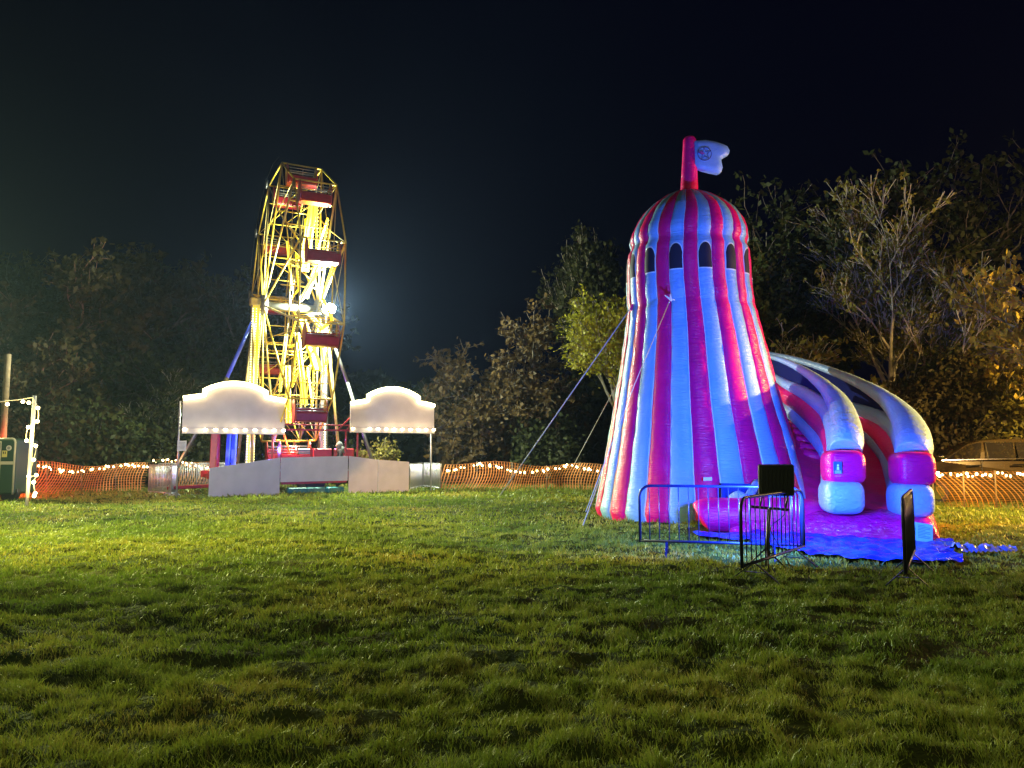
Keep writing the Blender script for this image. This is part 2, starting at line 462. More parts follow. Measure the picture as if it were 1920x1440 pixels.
# emblem ring and star pressed on the flag
EMB = mat('emblem_ink', (.03, .05, .35), .6); EMP = mat('emblem_pink', (.5, .08, .45), .6)
em = MB(); ec = at(1321, 288, 19.05)
ering = [ec + V(math.cos(a) * .175, 0, math.sin(a) * .175) for a in np.linspace(0, 2 * PI, 28, endpoint=False)]
em.tube(ering, .009, 5, closed=True)
star = []
for i in range(10):
    a = PI / 2 + i * PI / 5 + .1; rr = .165 if i % 2 == 0 else .062
    star.append(ec + V(math.cos(a) * rr, -.005, math.sin(a) * rr))
em.tube(star, .009, 5, closed=True)
em.build('emblem', EMB, flag)
em = MB(); em.prism([star[2], star[3], ec + V(0, -.005, 0), star[1]], V(0, .02, 0)); em.prism([ec + V(-.13, -.005, .05), ec + V(-.10, -.005, .02), ec + V(-.04, -.005, .06), ec + V(-.07, -.005, .08)], V(0, .02, 0))
em.build('emblem_mark', EMP, flag)
# anchor patches and guy ropes
ROPE = mat('rope', (.55, .55, .55), .7)
a1 = at(1183, 577, 19.0); mp_ = MB(); mp_.prism([a1 + V(-.03, -.02, -.03), a1 + V(.06, -.02, -.12), a1 + V(.12, -.02, .04), a1 + V(.03, -.02, .1)], V(0, .05, 0)); mp_.build('rope_patch', RED, hs)
a2 = body_point(at(1258, 560, 17.5).z, VIEW - math.radians(17), .03)
a2 = at(1257, 561, 17.62); mp_ = MB()
for d in ((-.13, .09), (.0, .12), (.1, -.02), (.02, -.05)): mp_.tube([a2, a2 + V(d[0], -.01, d[1])], [.025, .012], 6)
mp_.sphere(a2, .035); mp_.build('rope_patch', PIPE, hs)
g1 = V(*at(975, 880, 24)[:2], 0); g1 = V(-.35, 21.3, 0.02)
mb = MB(); mb.tube([a1, at(938, 928, 21.0) * 1.0], .014, 6); mb.build('guy_rope', ROPE, hs)
mb = MB(); mb.tube([a2, at(1190, 720, 16.2), at(1098, 960, 15.4)], .009, 6); mb.build('guy_rope', ROPE, hs)
p3 = at(1165, 705, 19.8); mb = MB(); mb.tube([p3, at(1078, 868, 30)], .012, 6); mb.build('guy_rope', ROPE, hs)
mb = MB(); q1 = at(1127, 893, 18.9); mb.tube([q1, V(*at(1093, 962, 17)[:2], .02)], .014, 6); mb.build('guy_rope', ROPE, hs)
# small label high on a red stripe, entrance curtain
mb = MB(); c = at(1327, 898, 16.72); mb.prism([c + V(-.09, 0, -.04), c + V(.09, 0, -.035), c + V(.09, 0, .04), c + V(-.09, 0, .035)], V(0, -.01, 0)); mb.build('sticker', PIPE, hs)
CURT = mat('curtain', (.02, .05, .35), .4, bump=.5, bscale=6, bstretch=(3, 1, 1))
g = []
for i in range(8):
    row = []
    for j in range(22):
        t = j / 21; py = lerp(907, 948 - 26 * max(0, t - .35) * 1.2 - 6 * math.sin(t * 9), i / 7); px = lerp(1352, 1411, t)
        row.append(at(px, py, 16.45 - .1 * math.sin(t * 40) * i / 7 - i * .03))
    g.append(row)
mb = MB(); mb.grid(g); o = mb.build('entrance_curtain', CURT, hs)
mb = MB(); mb.prism([at(1350, 906, 16.78), at(1426, 908, 16.66), at(1426, 960, 16.5), at(1345, 956, 16.6)], V(0, .06, 0)); mb.build('entrance_opening', BLACK, hs)
mb = MB(); mb.tube(catmull([at(1370, 936, 16.0), at(1385, 928, 15.9), at(1400, 934, 15.9), at(1420, 905, 16.4)], 5), .09, 8); mb.build('entrance_flap', TUBEW, hs)

# ---- slide
TOPP1 = [(1438, 667, 21.6, .06), (1462, 674, 20.8, .075), (1490, 686, 19.9, .09), (1520, 704, 18.9, .12), (1550, 729, 17.8, .17), (1573, 760, 16.7, .25), (1584, 793, 15.7, .29), (1587, 824, 15.0, .32), (1585, 846, 14.75, .29)]
TOPP2 = [(1440, 663, 22.8, .06), (1480, 671, 22.2, .075), (1525, 684, 21.4, .09), (1572, 701, 20.4, .11), (1618, 722, 19.3, .14), (1660, 748, 18.0, .19), (1692, 780, 16.8, .27), (1708, 810, 15.8, .33), (1713, 838, 15.1, .35), (1710, 855, 14.85, .31)]
def spath(tab, n=6, ribs=.03):
    P = catmull([at(x, y, Yy) for x, y, Yy, r0 in tab], n); R = []
    for i in range(len(P)):
        t = i / n; k = min(int(t), len(tab) - 2); R.append(lerp(tab[k][3], tab[k + 1][3], t - k))
    return P, R
def ribbed(P, R, amp=.05, every=9):
    return [r0 * (1 - amp * (1 if i % every == 0 else 0)) for i, r0 in enumerate(R)]
walls = []
for tab, off in ((TOPP1, 0), (TOPP2, 1)):
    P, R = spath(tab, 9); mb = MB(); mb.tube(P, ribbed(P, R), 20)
    wt = mb.build('top_tube', TUBEW, hs)
# lower stacks
ST1 = {'wall_tube_white': [(1450, 704, 21.2, .08), (1471, 719, 20.4, .12), (1496, 731, 19.6, .15), (1520, 745, 18.7, .17), (1550, 769, 17.3, .20), (1566, 792, 16.2, .24), (1574, 818, 15.4, .26), (1578, 845, 14.95, .27)],
       'wall_tube_red': [(1452, 727, 21.2, .16), (1481, 746, 20.2, .21), (1503, 760, 19.4, .23), (1522, 775, 18.5, .24), (1547, 798, 17.2, .25), (1563, 820, 16.2, .26), (1573, 848, 15.4, .28), (1578, 872, 14.9, .30)],
       'wall_tube_base': [(1462, 760, 21.0, .16), (1493, 780, 19.9, .19), (1520, 805, 18.6, .21), (1546, 832, 17.2, .23), (1562, 852, 16.4, .27), (1572, 890, 15.7, .34), (1576, 920, 14.9, .36)]}
ST2 = {'wall_tube_white': [(1590, 765, 20.4, .18), (1630, 776, 19.4, .19), (1661, 790, 18.2, .20), (1688, 812, 16.9, .24), (1703, 840, 15.7, .27), (1706, 858, 15.0, .27)],
       'wall_tube_red': [(1590, 785, 20.6, .28), (1630, 794, 19.6, .30), (1652, 806, 18.8, .31), (1676, 832, 17.4, .31), (1700, 868, 15.9, .32), (1707, 885, 15.0, .32)],
       'wall_tube_base': [(1600, 812, 20.4, .24), (1638, 824, 19.2, .25), (1668, 850, 17.8, .27), (1686, 880, 16.8, .33), (1700, 915, 15.8, .38), (1706, 932, 15.0, .38)]}
for st in (ST1, ST2):
    for nm, tab in st.items():
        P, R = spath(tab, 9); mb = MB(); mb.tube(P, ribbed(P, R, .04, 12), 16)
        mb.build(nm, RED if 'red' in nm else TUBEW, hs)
NET = mat('dark_net', (.006, .01, .11), .8, spec=.05, bump=.2, bscale=10)
for top_, low, nm in ((TOPP1, ST1['wall_tube_white'], 'slide_net'), (TOPP2, ST2['wall_tube_white'], 'slide_net')):
    Pt, _ = spath(top_[:-1], 6); low2 = low if top_ is TOPP1 else [(1452, 705, 22.6, .2), (1500, 733, 22, .2), (1550, 754, 21.2, .2)] + low
    Pl, _ = spath(low2[:-1] if top_ is TOPP1 else low2, 6)
    n = 40; g = []
    for j in range(n):
        a_ = Pt[min(len(Pt) - 1, int(j / (n - 1) * (len(Pt) - 1)))]; b_ = Pl[min(len(Pl) - 1, int(j / (n - 1) * (len(Pl) - 1)))]
        g.append([lerp(a_, b_, i / 6) + V(.05, .03, 0) * math.sin(i / 6 * PI) for i in range(7)])
    mb = MB(); mb.grid(g); mb.grid([[p + V(.03, .03, 0) for p in r0] for r0 in g], flip=True); mb.build(nm, NET, hs)
# end blocks
def cushion(c, size, M=None, e=.38, n=20, m_=14):
    """superellipsoid block"""
    mb = MB(); g = []
    def sp(v, p): return math.copysign(abs(v) ** p, v)
    for i in range(m_ + 1):
        ph = -PI / 2 + PI * i / m_; row = []
        for j in range(n):
            th = 2 * PI * j / n
            p = V(size[0] / 2 * sp(math.cos(ph), e) * sp(math.cos(th), e), size[1] / 2 * sp(math.cos(ph), e) * sp(math.sin(th), e), size[2] / 2 * sp(math.sin(ph), e * 1.2))
            row.append((M @ p if M is not None else p) + Vector(c))
        g.append(row)
    mb.grid(g, closed_u=True); return mb
for (cx, yr, yw, Yb, wpx) in ((1580, 876, 931, 14.55, 80), (1709, 879, 937, 14.5, 79)):
    W = wpx / F * Yb * .87
    yaw = Matrix.Rotation(-math.atan2(cx - 960, F) * .35, 3, 'Z')
    c = at(cx, yr, Yb); mb = cushion(c, (W, .85, .64), yaw, .45); rb = mb.build('end_cushion_red', RED, hs)
    if cx < 1600:
        mbp = MB(); pc = at(1571, 877, Yb - .47); mbp.prism([pc + V(-.075, 0, -.11), pc + V(.075, 0, -.11), pc + V(.075, 0, .11), pc + V(-.075, 0, .11)], V(0, .02, 0)); pl = mbp.build('notice', mat('notice_blue', (.04, .12, .35), .4), rb)
        mbp = MB(); mbp.sphere(pc + V(0, -.01, .045), .022, sc=(1, .2, 1)); mbp.prism([pc + V(-.022, -.005, -.04), pc + V(.022, -.005, -.04), pc + V(.02, -.005, .02), pc + V(-.02, -.005, .02)], V(0, .01, 0))
        for q_ in range(3): mbp.box(pc + V(0, -.003, -.06 - q_ * .018), (.11, .006, .009))
        mbp.build('notice_print', PIPE, pl)
    c = at(cx - 3, yw, Yb - .02); mb = cushion(c, (W * 1.02, .9, .64), yaw, .5); mb.build('end_cushion_white', TUBEW, hs)
# lanes
def lane(name, left, right, m, sag=.05):
    g = []; n = 26
    Pl = catmull([at(*p) for p in left], 8); Pr = catmull([at(*p) for p in right], 8)
    for j in range(n):
        a_ = Pl[int(j / (n - 1) * (len(Pl) - 1))]; b_ = Pr[int(j / (n - 1) * (len(Pr) - 1))]
        g.append([lerp(a_, b_, i / 10) - Z_ * sag * math.sin(i / 10 * PI) + Z_ * .02 * math.sin(j * 1.9) for i in range(11)])
    mb = MB(); mb.grid(g); mb.grid([[p - Z_ * .12 for p in r0] for r0 in g], flip=True); return mb.build(name, m, hs)
lane('slide_lane', [(1600, 800, 19.6), (1610, 850, 18.2), (1612, 900, 16.4), (1618, 950, 14.9)], [(1640, 800, 20), (1668, 850, 18.4), (1690, 905, 16.4), (1690, 955, 14.9)], RED)
lane('side_lane', [(1478, 790, 20.2), (1492, 835, 18.6), (1505, 890, 16.8), (1512, 935, 15.6)], [(1500, 795, 20.2), (1545, 855, 18.4), (1580, 905, 16.4), (1590, 945, 15.4)], RED)
for k in range(5):
    px0, py0, Yk = lerp(1484, 1512, k / 4), lerp(792, 845, k / 4), lerp(20.1, 18.3, k / 4)
    mb = MB(); mb.tube([at(px0 - 8, py0 + 8, Yk), at(px0 + 26 + k * 4, py0 + 18, Yk - .1)], [.16, .16], 12); mb.build('lane_pleat', RED, hs)
# landing cushion
LA, LB, LC_, LD, LE = V(3.75, 15.25, 0), V(5.6, 14.75, 0), V(7.55, 13.75, 0), V(9.4, 17.3, 0), V(5.2, 18.2, 0)
LAND_POLY = [(p.x, p.y) for p in (LA, LB, LC_, LD, LE)]
def slab(c00, c10, c11, c01, z1, name, m, seg=40, segt=16, parent=hs, pw=10, lobes=0):
    g = []
    for i in range(segt + 1):
        t = (1 - math.cos(PI * i / segt)) / 2; row = []
        for j in range(seg + 1):
            s_ = (1 - math.cos(PI * j / seg)) / 2
            p = lerp(lerp(c00, c10, s_), lerp(c01, c11, s_), t)
            h = (max(0, 1 - (2 * s_ - 1) ** pw)) ** (.42) * (max(0, 1 - (2 * t - 1) ** pw)) ** (.42)
            wr = 1 + (.03 * math.sin(s_ * 60 + t * 9) + .02 * math.sin(s_ * 131 + t * 5)) * (1 if t < .3 else .3)
            row.append(V(p.x, p.y, z1 * h * wr + .01))
        g.append(row)
    mb = MB(); mb.grid(g); return mb.build(name, m, parent)
WRK = mat('red_pvc_wrinkled', (.95, .005, .36), .17, bump=1.0, bscale=7, bstretch=(1.2, 1, 2.2), color2=(.8, .01, .2), vscale=4)
slab(LB - V(1.4, -.35, 0), LC_, LD, V(6.2, 18.6, 0), .50, 'landing_cushion', WRK, seg=60)
mb = MB(); P = [at(1312, 972, 15.5), at(1330, 966, 15.45), at(1400, 966, 15.3), at(1480, 966, 15.1), at(1560, 972, 15.2)]
mb.tube(catmull(P, 6), [.15, .24, .3, .33] + [.34] * 17 + [.34] * 4, 18); mb.build('entrance_step', RED, hs)
# info panel on the front of the landing
IP = mat('info_panel_print', (.35, .75, .9), .5); INK = mat('print_ink', (.05, .25, .5), .6)
c0, c1, c2, c3 = at(1698, 976, 13.62), at(1749, 984, 13.55), at(1749, 1019, 13.5), at(1698, 1011, 13.58)
mb = MB(); mb.prism([c3, c2, c1, c0], V(0, .03, 0)); ip = mb.build('info_panel', IP, hs)
mb = MB()
def onp(s_, t): return lerp(lerp(c0, c1, s_), lerp(c3, c2, s_), t) - V(0, .006, 0)
for s_ in (.12, .3): mb.prism([onp(s_ - .04, .85), onp(s_ + .04, .85), onp(s_ + .05, .3), onp(s_ - .05, .3)], V(0, -.004, 0)); mb.prism([onp(s_ - .04, .25), onp(s_ + .04, .25), onp(s_ + .03, .14), onp(s_ - .03, .14)], V(0, -.004, 0))
for k in range(9):
    e_ = .9 if k % 3 else .72
    mb.prism([onp(.45, .15 + k * .08), onp(e_, .15 + k * .08), onp(e_, .12 + k * .08), onp(.45, .12 + k * .08)], V(0, -.003, 0))
mb.build('printed_lines', INK, ip)
# groundsheet
TARPM = mat('blue_tarpaulin', (.012, .015, .7), .2, bump=1.0, bscale=5, bstretch=(1, 1, 1), color2=(.012, .09, .8), vscale=2.2)
TP = [V(3.6, 14.95, 0), V(4.3, 13.0, 0), V(5.0, 11.35, 0), V(7.3, 10.95, 0), V(8.15, 11.5, 0), V(7.8, 12.6, 0), V(7.62, 13.9, 0)]
TP = [V(3.3, 15.3, 0), V(3.5, 14.4, 0), V(4.1, 13.7, 0), V(4.4, 12.6, 0), V(4.5, 11.8, 0), V(5.6, 11.05, 0), V(6.35, 11.05, 0), V(6.6, 11.3, 0), V(6.95, 12.3, 0), V(7.7, 13.6, 0)]
TARP_POLY = [(p.x, p.y) for p in TP] + [(7.7, 16.0), (4.6, 17.4)]
g = []
for i in range(70):
    t = i / 69; row = []
    Yy = lerp(11.05, 14.9, t)
    # left / right edges at this distance
    xl = np.interp(Yy, [11.05, 11.35, 11.8, 12.6, 13.7, 14.4, 15.3], [5.6, 4.9, 4.45, 4.35, 4.1, 3.5, 3.3]); xr = np.interp(Yy, [11.05, 11.3, 12.3, 13.6, 16], [6.35, 6.55, 6.95, 7.7, 7.8])
    for j in range(90):
        s_ = j / 89; x = lerp(xl, xr, s_) + .03 * math.sin(t * 30 + 3) * (1 if s_ in (0, 1) else 0)
        z = .055 + gzf(x, Yy) * .8 + .05 * abs(vnoise(np.array([x * 3.2]), np.array([Yy * 2.1]))[0] - .5) + .04 * abs(vnoise(np.array([x * 7 + 5]), np.array([Yy * 3.0]))[0] - .5)
        row.append(V(x, Yy, z))
    g.append(row)
mb = MB(); mb.grid(g); ts = mb.build('groundsheet', TARPM)
tag(ts, 'crumpled shiny blue groundsheet spread in front of the slide', 'tarpaulin')
g = []
for i in range(16):
    row = []
    for j in range(26):
        x = 6.95 + .95 * j / 25; y = 12.05 + (.35 + .15 * math.sin(j * .5)) * i / 15 + .1 * (j / 25)
        z = .07 + .09 * math.sin(i / 15 * PI) * (1 - j / 25 * .5) * (1 + .4 * math.sin(j * 1.3)) + .02 * math.sin(j * 2.9 + i)
        row.append(V(x, y, z))
    g.append(row)
PLS = mat('clear_plastic_blue', (.16, .22, .75), .12, bump=.8, bscale=6)
mb = MB(); mb.grid(g); o = mb.build('plastic_sheet', PLS); tag(o, 'loose glossy plastic sheet lying on the grass right of the slide', 'plastic sheet')

# ================================================================== BARRIERS
STEEL = mat('dark_galvanised_steel', (.035, .035, .07), .3, .6)
PALE = mat('pale_galvanised_steel', (.5, .5, .52), .4, .5)
def barrier(P0, P1, h0, h1, nb, m, r=.021, foot=.3, label='', group=None, lift=.16, br=.008, cr=.17, flat_corner=False):
    P0 = Vector(P0); P1 = Vector(P1); d = (P1 - P0); L = d.length; rz = math.atan2(d.y, d.x)
    root = empty('crowd_barrier', P0, rz, label, 'barrier', group)
    mb = MB()
    pts = [V(0, 0, h0)]
    k = 6
    for i in range(k + 1):
        a = PI - PI / 2 * i / k; pts.append(V(cr + cr * math.cos(a), 0, h1 - cr + cr * math.sin(a)))
    for i in range(k + 1):
        a = PI / 2 - PI / 2 * i / k; pts.append(V(L - cr + cr * math.cos(a), 0, h1 - cr + cr * math.sin(a)))
    pts.append(V(L, 0, h0)); mb.tube(pts, r, 8); mb.bar(V(0, 0, h0 + .02), V(L, 0, h0 + .02), r)
    mb.build('frame', m, root, local=True)
    bar = MB(); bar.bar(V(0, 0, h0), V(0, 0, h1 - .01), br, 6); b0 = None
    for i in range(nb):
        x = L * (i + 1) / (nb + 1)
        if b0 is None: o = bar.build('bar', m, root, local=True); b0 = o
        else: o = b0.copy(); COL.objects.link(o); o.parent = root
        o.location = (x, 0, 0)
    ft_ = MB()
    ft_.rbar(V(0, 0, h0 + .02), V(0, -foot, 0.01), .035, .012); ft_.rbar(V(0, 0, h0 + .02), V(0, foot, 0.01), .035, .012); ft_.rbar(V(0, -foot * .45, h0 * .55), V(0, foot * .45, h0 * .55), .02, .008)
    f0 = ft_.build('foot', m, root, local=True); f0.location = (L * .17, 0, 0)
    f1 = f0.copy(); COL.objects.link(f1); f1.parent = root; f1.location = (L * .83, 0, 0)
    return root
BG = 'dark barriers round the foot of the slide'
def gpt(px, Y): return V((px - 960) / F * Y, Y, 0)
barrier(gpt(1197, 12.15), gpt(1497, 11.55), .21, 1.08, 15, mat('galvanised_steel_blue_lit', (.012, .018, .11), .35, .3), label='blue lit crowd barrier standing side on before the striped tower', group=BG)  # blue light thrown back by the tower is put into this steel's colour
barrier(gpt(1384, 9.35), gpt(1500, 11.35), .22, 1.05, 14, STEEL, label='dark crowd barrier set at an angle beside the floodlight stand', group=BG)
barrier(gpt(1685, 8.95), gpt(1703, 10.9), .22, 1.08, 14, STEEL, label='black crowd barrier seen end on in front of the landing cushion', group=BG, foot=.24)

# ================================================================== FLOODLIGHT ON STAND
BLK = mat('black_metal', (.012, .012, .016), .45)
sp_ = V(*at(1437, 1050, 10.75)[:2], 0)
st = empty('stage_light', sp_, 0, 'square black floodlight on a black pole behind the angled barrier', 'floodlight')
ph = at(1455, 900, 10.75)
aim = V(5.3, 18.5, 2.6)
dirv = (aim - ph).normalized(); qx = dirv.cross(Z_).normalized(); qz = qx.cross(dirv).normalized()
RM = Matrix((qx, dirv, qz)).transposed()
mb = MB(); mb.box(ph, (.47, .10, .43), M=RM, bev=.012)
for k in range(9): mb.box(ph - dirv * .06 + qx * (-.2 + k * .05), (.008, .03, .36), M=RM)
hd = mb.build('lamp_housing', BLK, st)
mb = MB(); mb.box(ph + dirv * .053, (.41, .006, .37), M=RM); mb.build('lamp_lens', mat('lens_blue', (.1, .2, .9), .2, emit=(.15, .4, 1), es=6, sample='NONE'), hd)
tb = at(1442, 952, 10.75)
mb = MB(); mb.tube([V(sp_.x, sp_.y, 0), V(tb.x, tb.y, tb.z)], .028, 10); mb.build('pole', BLK, st)
mb = MB(); mb.rbar(at(1408, 950, 10.75), at(1478, 956, 10.7), .03, .035)
mb.bar(at(1425, 951, 10.75), at(1430, 925, 10.75), .012); mb.bar(at(1472, 954, 10.72), at(1478, 925, 10.75), .012); mb.build('cross_bar', BLK, st)
mb = MB()
for a in (.3, 2.4, 4.5): mb.bar(V(sp_.x, sp_.y, .28), V(sp_.x + .3 * math.cos(a), sp_.y + .3 * math.sin(a), .01), .012)
mb.build('tripod_base', BLK, st)
mb = MB(); mb.tube(catmull([at(1478, 930, 10.75), at(1470, 965, 10.9), at(1445, 990, 10.85), at(1462, 1025, 10.85), at(1480, 1058, 10.7)], 6), .007, 5); mb.build('cable', BLK, st)
lp = ph + dirv * .085
lamp('blue_floodlight_beam', 'AREA', lp, 1100, (.052, .185, 1.0), .38, aim=aim, size_y=.34)

# ================================================================== FERRIS WHEEL
YEL = mat('yellow_painted_steel', (.75, .55, .06), .4, .2, var=.25)
CREAM = mat('cream_painted_steel', (.55, .45, .16), .45, .2, var=.3)
REDM = mat('red_painted_steel', (.34, .015, .025), .35, .1, var=.25)
BLUEM = mat('blue_painted_steel', (.04, .08, .6), .35, .1)
GREYM = mat('grey_steel', (.22, .22, .22), .4, .6, var=.2)
LEDY = mat('yellow_light_strip', (.8, .7, .1), .4, emit=(1, .68, .004), es=1.6, sample='NONE')
LEDW = mat('hot_light_strip', (.9, .8, .3), .4, emit=(1, .75, .04), es=3.0, sample='NONE')
BULB = mat('warm_bulb', (.9, .8, .6), .4, emit=(1, .78, .36), es=26, sample='NONE')
BULBY = mat('yellow_bulb', (.9, .8, .3), .4, emit=(1, .82, .2), es=5, sample='NONE')
fw = empty('ferris_wheel', ride(0, 0, 0), 0, 'tall yellow and red ferris wheel lit by yellow light strips, seen nearly edge on', 'ferris wheel')
def wp(a, th, r0): return ride(a, 0, HUBZ) + F_ * (r0 * math.sin(th)) + Z_ * (r0 * math.cos(th))
TH = [math.radians(15 + 30 * k) for k in range(12)]
HR = .8
for s_ in (-1, 1):
    mb = MB(); n = 12
    for k in range(n):
        a_, b_ = wp(s_ * HR, TH[k], RW), wp(s_ * HR, TH[(k + 1) % n], RW)
        mb.bar(a_, b_, .032, 6)
        mid = (TH[k] + TH[k] + PI / 6) / 2
        mb.bar(wp(s_ * HR, TH[k], 3.9), wp(s_ * HR, TH[k] + PI / 6, 3.9), .024, 6)
    mb.build('rim', YEL, fw)
    for k in range(n):
        mb = MB(); h = wp(s_ * 1.12, TH[k], .32)
        mb.bar(h, wp(s_ * HR, TH[k], RW), .04, 6)
        mb.build('spoke', CREAM if k % 2 else YEL, fw)
        mb = MB(); mb.bar(wp(s_ * HR, TH[k], 3.9), wp(s_ * HR, TH[k] + PI / 6, RW), .016, 5)
        mb.bar(wp(s_ * HR, TH[k], RW), wp(s_ * HR, TH[k] + PI / 6, 3.9), .012, 5); mb.build('brace', CREAM, fw)
        mb = MB(); mb.bar(wp(-HR, TH[k], 3.9), wp(HR, TH[k], RW) if s_ > 0 else wp(HR, TH[k], 2.0), .015, 5); mb.build('brace', YEL, fw)
    mb = MB(); mb.tube([ride(s_ * 1.0, 0, HUBZ), ride(s_ * 1.25, 0, HUBZ)], .42, 20); mb.build('hub_flange', mat('dark_hub', (.12, .11, .1), .5, .3), fw)
mb = MB(); mb.tube([ride(-1.4, 0, HUBZ), ride(1.4, 0, HUBZ)], .16, 14); mb.build('axle', mat('oily_axle', (.08, .08, .08), .6, .3), fw)
for k in range(12):
    for r0, rr in ((RW, .03), (3.9, .026), (4.9, .02), (2.0, .022)):
        mb = MB(); mb.bar(wp(-HR, TH[k], r0), wp(HR, TH[k], r0), rr, 6); mb.build('cross_tie', YEL, fw)
# light star on the right side + wide yellow light boards
for s_ in (1,):
    for k in range(12):
        th = TH[k]
        for (t0, r0_, t1, r1_, hot) in ((th, 4.35, th + PI / 12, 2.5, k in (0, 1, 2, 4)), (th + PI / 12, 2.5, th + PI / 6, 4.35, k in (1, 3, 4))):
            a_, b_ = wp(s_ * (HR - .08), t0, r0_), wp(s_ * (HR - .08), t1, r1_)
            mb = MB(); d = (b_ - a_).normalized(); x = A_.cross(d).normalized()
            RMx = Matrix((A_, d, x)).transposed()
            mb.box((a_ + b_) / 2, (.05, (b_ - a_).length, .10), M=RMx)
            nb = 13
            for q_ in range(nb): mb.sphere(lerp(a_, b_, (q_ + .5) / nb) + A_ * s_ * .03, .032, 5, 4, mi=1)
            mb.build('light_strip', [LEDW if (hot and s_ == 1) else LEDY, BULBY], fw)
for (th_d, r0_, r1_, a_o, wd) in ((28, 1.6, 4.6, .35, .34), (38, 2.2, 4.8, .1, .14), (62, .7, 3.4, .45, .2), (78, .8, 3.6, .2, .16), (128, 1.0, 4.9, .3, .36), (148, 1.4, 5.0, .1, .2), (112, 1.2, 3.6, .5, .16), (168, 2.6, 5.0, -.2, .2), (330, 1.0, 3.8, .1, .08), (205, 1.2, 3.8, -.1, .1)):
    th = math.radians(th_d); a_, b_ = wp(a_o, th, r0_), wp(a_o, th, r1_); d = (b_ - a_).normalized(); x = A_.cross(d).normalized()
    mb = MB(); mb.box((a_ + b_) / 2, (wd, (b_ - a_).length, .07), M=Matrix((A_, d, x)).transposed(), bev=.02)
    sb = mb.build('light_board', mat('yellow_panel', (.85, .7, .05), .35, emit=(1, .78, .02), es=.3, sample='NONE'), fw)
    mb = MB(); fside = 1 if math.cos(0) else 1
    mb.tube([a_ + F_ * .06 + A_ * (wd * .32), b_ + F_ * .06 + A_ * (wd * .32)], .045, 8); mb.tube([a_ + F_ * .06 - A_ * (wd * .32), b_ + F_ * .06 - A_ * (wd * .32)], .022, 8)
    mb.build('tube_light', LEDW, sb)
# gondolas (hang level)
def gondola(k):
    p = wp(0, TH[k], RW)
    W2 = .56
    def q(a, f, z): return p + A_ * (a - .02) + F_ * f + Z_ * z
    Mz = Matrix.Rotation(RA, 3, 'Z')
    mb = MB(); mb.box(q(0, -.0, -.80), (2 * W2, .52, .10), M=Mz, bev=.02); mb.box(q(0, .30, -.68), (2 * W2, .05, .30), M=Mz, bev=.02); mb.box(q(0, -.30, -.55), (2 * W2, .05, .5), M=Mz, bev=.02)
    s0 = mb.build('gondola_seat', REDM, fw)
    for s_ in (-1, 1):
        pts = []; mb = MB()
        for i in range(16):
            a = 2 * PI * i / 16; pts.append(q(s_ * W2, .30 * math.cos(a), -.46 + .46 * math.sin(a) * (1 if math.sin(a) > 0 else .95)))
        mb.prism(pts, A_ * (s_ * .035)); mb.build('side_shield', REDM, s0)
    mb = MB()
    for z in (-.36, -.46, -.24): mb.bar(q(-W2, .31, z), q(W2, .31, z), .014, 6)
    mb.bar(q(0, .31, -.5), q(0, .31, -.24), .012, 6)
    mb.bar(q(-W2, -.3, -.2), q(W2, -.3, -.2), .016, 6)
    mb.build('safety_rail', mat('bright_rail', (.7, .7, .7), .25, .7), s0)
    for s_ in (-1, 1):
        mb = MB(); mb.bar(q(s_ * W2, 0, 0), q(s_ * HR + .02, 0, 0), .04, 8); mb.bar(q(s_ * W2, 0, 0), q(s_ * W2, .02, -.45), .025, 6)
        mb.build('hanger', YEL, s0)
for k in range(12): gondola(k)
# rubber tyres / rope pulleys outside left rim
for th_d in (-15, -45, -75):
    mb = MB(); c = wp(-HR - .12, math.radians(th_d), RW + .05)
    mb.tube([c - A_ * .03, c + A_ * .03], .2, 16); mb.build('pulley', GREYM, fw)
mb = MB(); mb.tube([wp(-HR - .12, math.radians(a), RW + .22) for a in range(-150, 20, 15)], .010, 5); mb.build('drive_cable', BLK, fw)
# towers
for s_ in (-1, 1):
    mb = MB(); base = ride(s_ * 1.5, 0, .9); topp = ride(s_ * 1.42, 0, HUBZ + .1)
    mb.rbar(base, topp, .30, .26); tw = mb.build('support_tower', GREYM, fw)
    mb = MB(); mb.box(topp, (.5, .42, .3), rz=RA, bev=.03); mb.build('bearing_box', CREAM, tw)
    mb = MB()
    for cc in (-.13, .0, .13):
        if s_ == 1 and cc != 0: continue
        for i in range(62): mb.sphere(lerp(base, topp, .03 + i / 66) + F_ * .17 + A_ * cc, .032 if cc else .025, 5, 4)
    mb.build('bulb_column', BULBY if s_ == -1 else BULB, tw)
    if s_ == -1:
        mb = MB(); mb.rbar(base + F_ * .14, topp + F_ * .14, .30, .02); mb.build('tower_light_board', mat('yellow_board', (.85, .72, .05), .4, emit=(1, .8, .03), es=.3, sample='NONE'), tw)
    mb = MB(); mb.tube([ride(s_ * 1.5, 0, HUBZ - .6), ride(s_ * 2.45, 0, 4.6)], .075, 10); mb.build('outrigger_upper', BLUEM if s_ == -1 else GREYM, fw)
    mb = MB(); mb.tube([ride(s_ * 2.45, 0, 4.6), ride(s_ * (4.5 if s_ < 0 else 3.9), 0, .35)], .075, 10); mb.build('outrigger', GREYM, fw)
    mb = MB(); mb.tube([ride(s_ * 1.5, 0, HUBZ - .5), ride(s_ * 1.7, 2.0, .9)], .06, 10); mb.tube([ride(s_ * 1.5, 0, HUBZ - .5), ride(s_ * 1.7, -2.0, .9)], .06, 10); mb.build('leg', CREAM, fw)
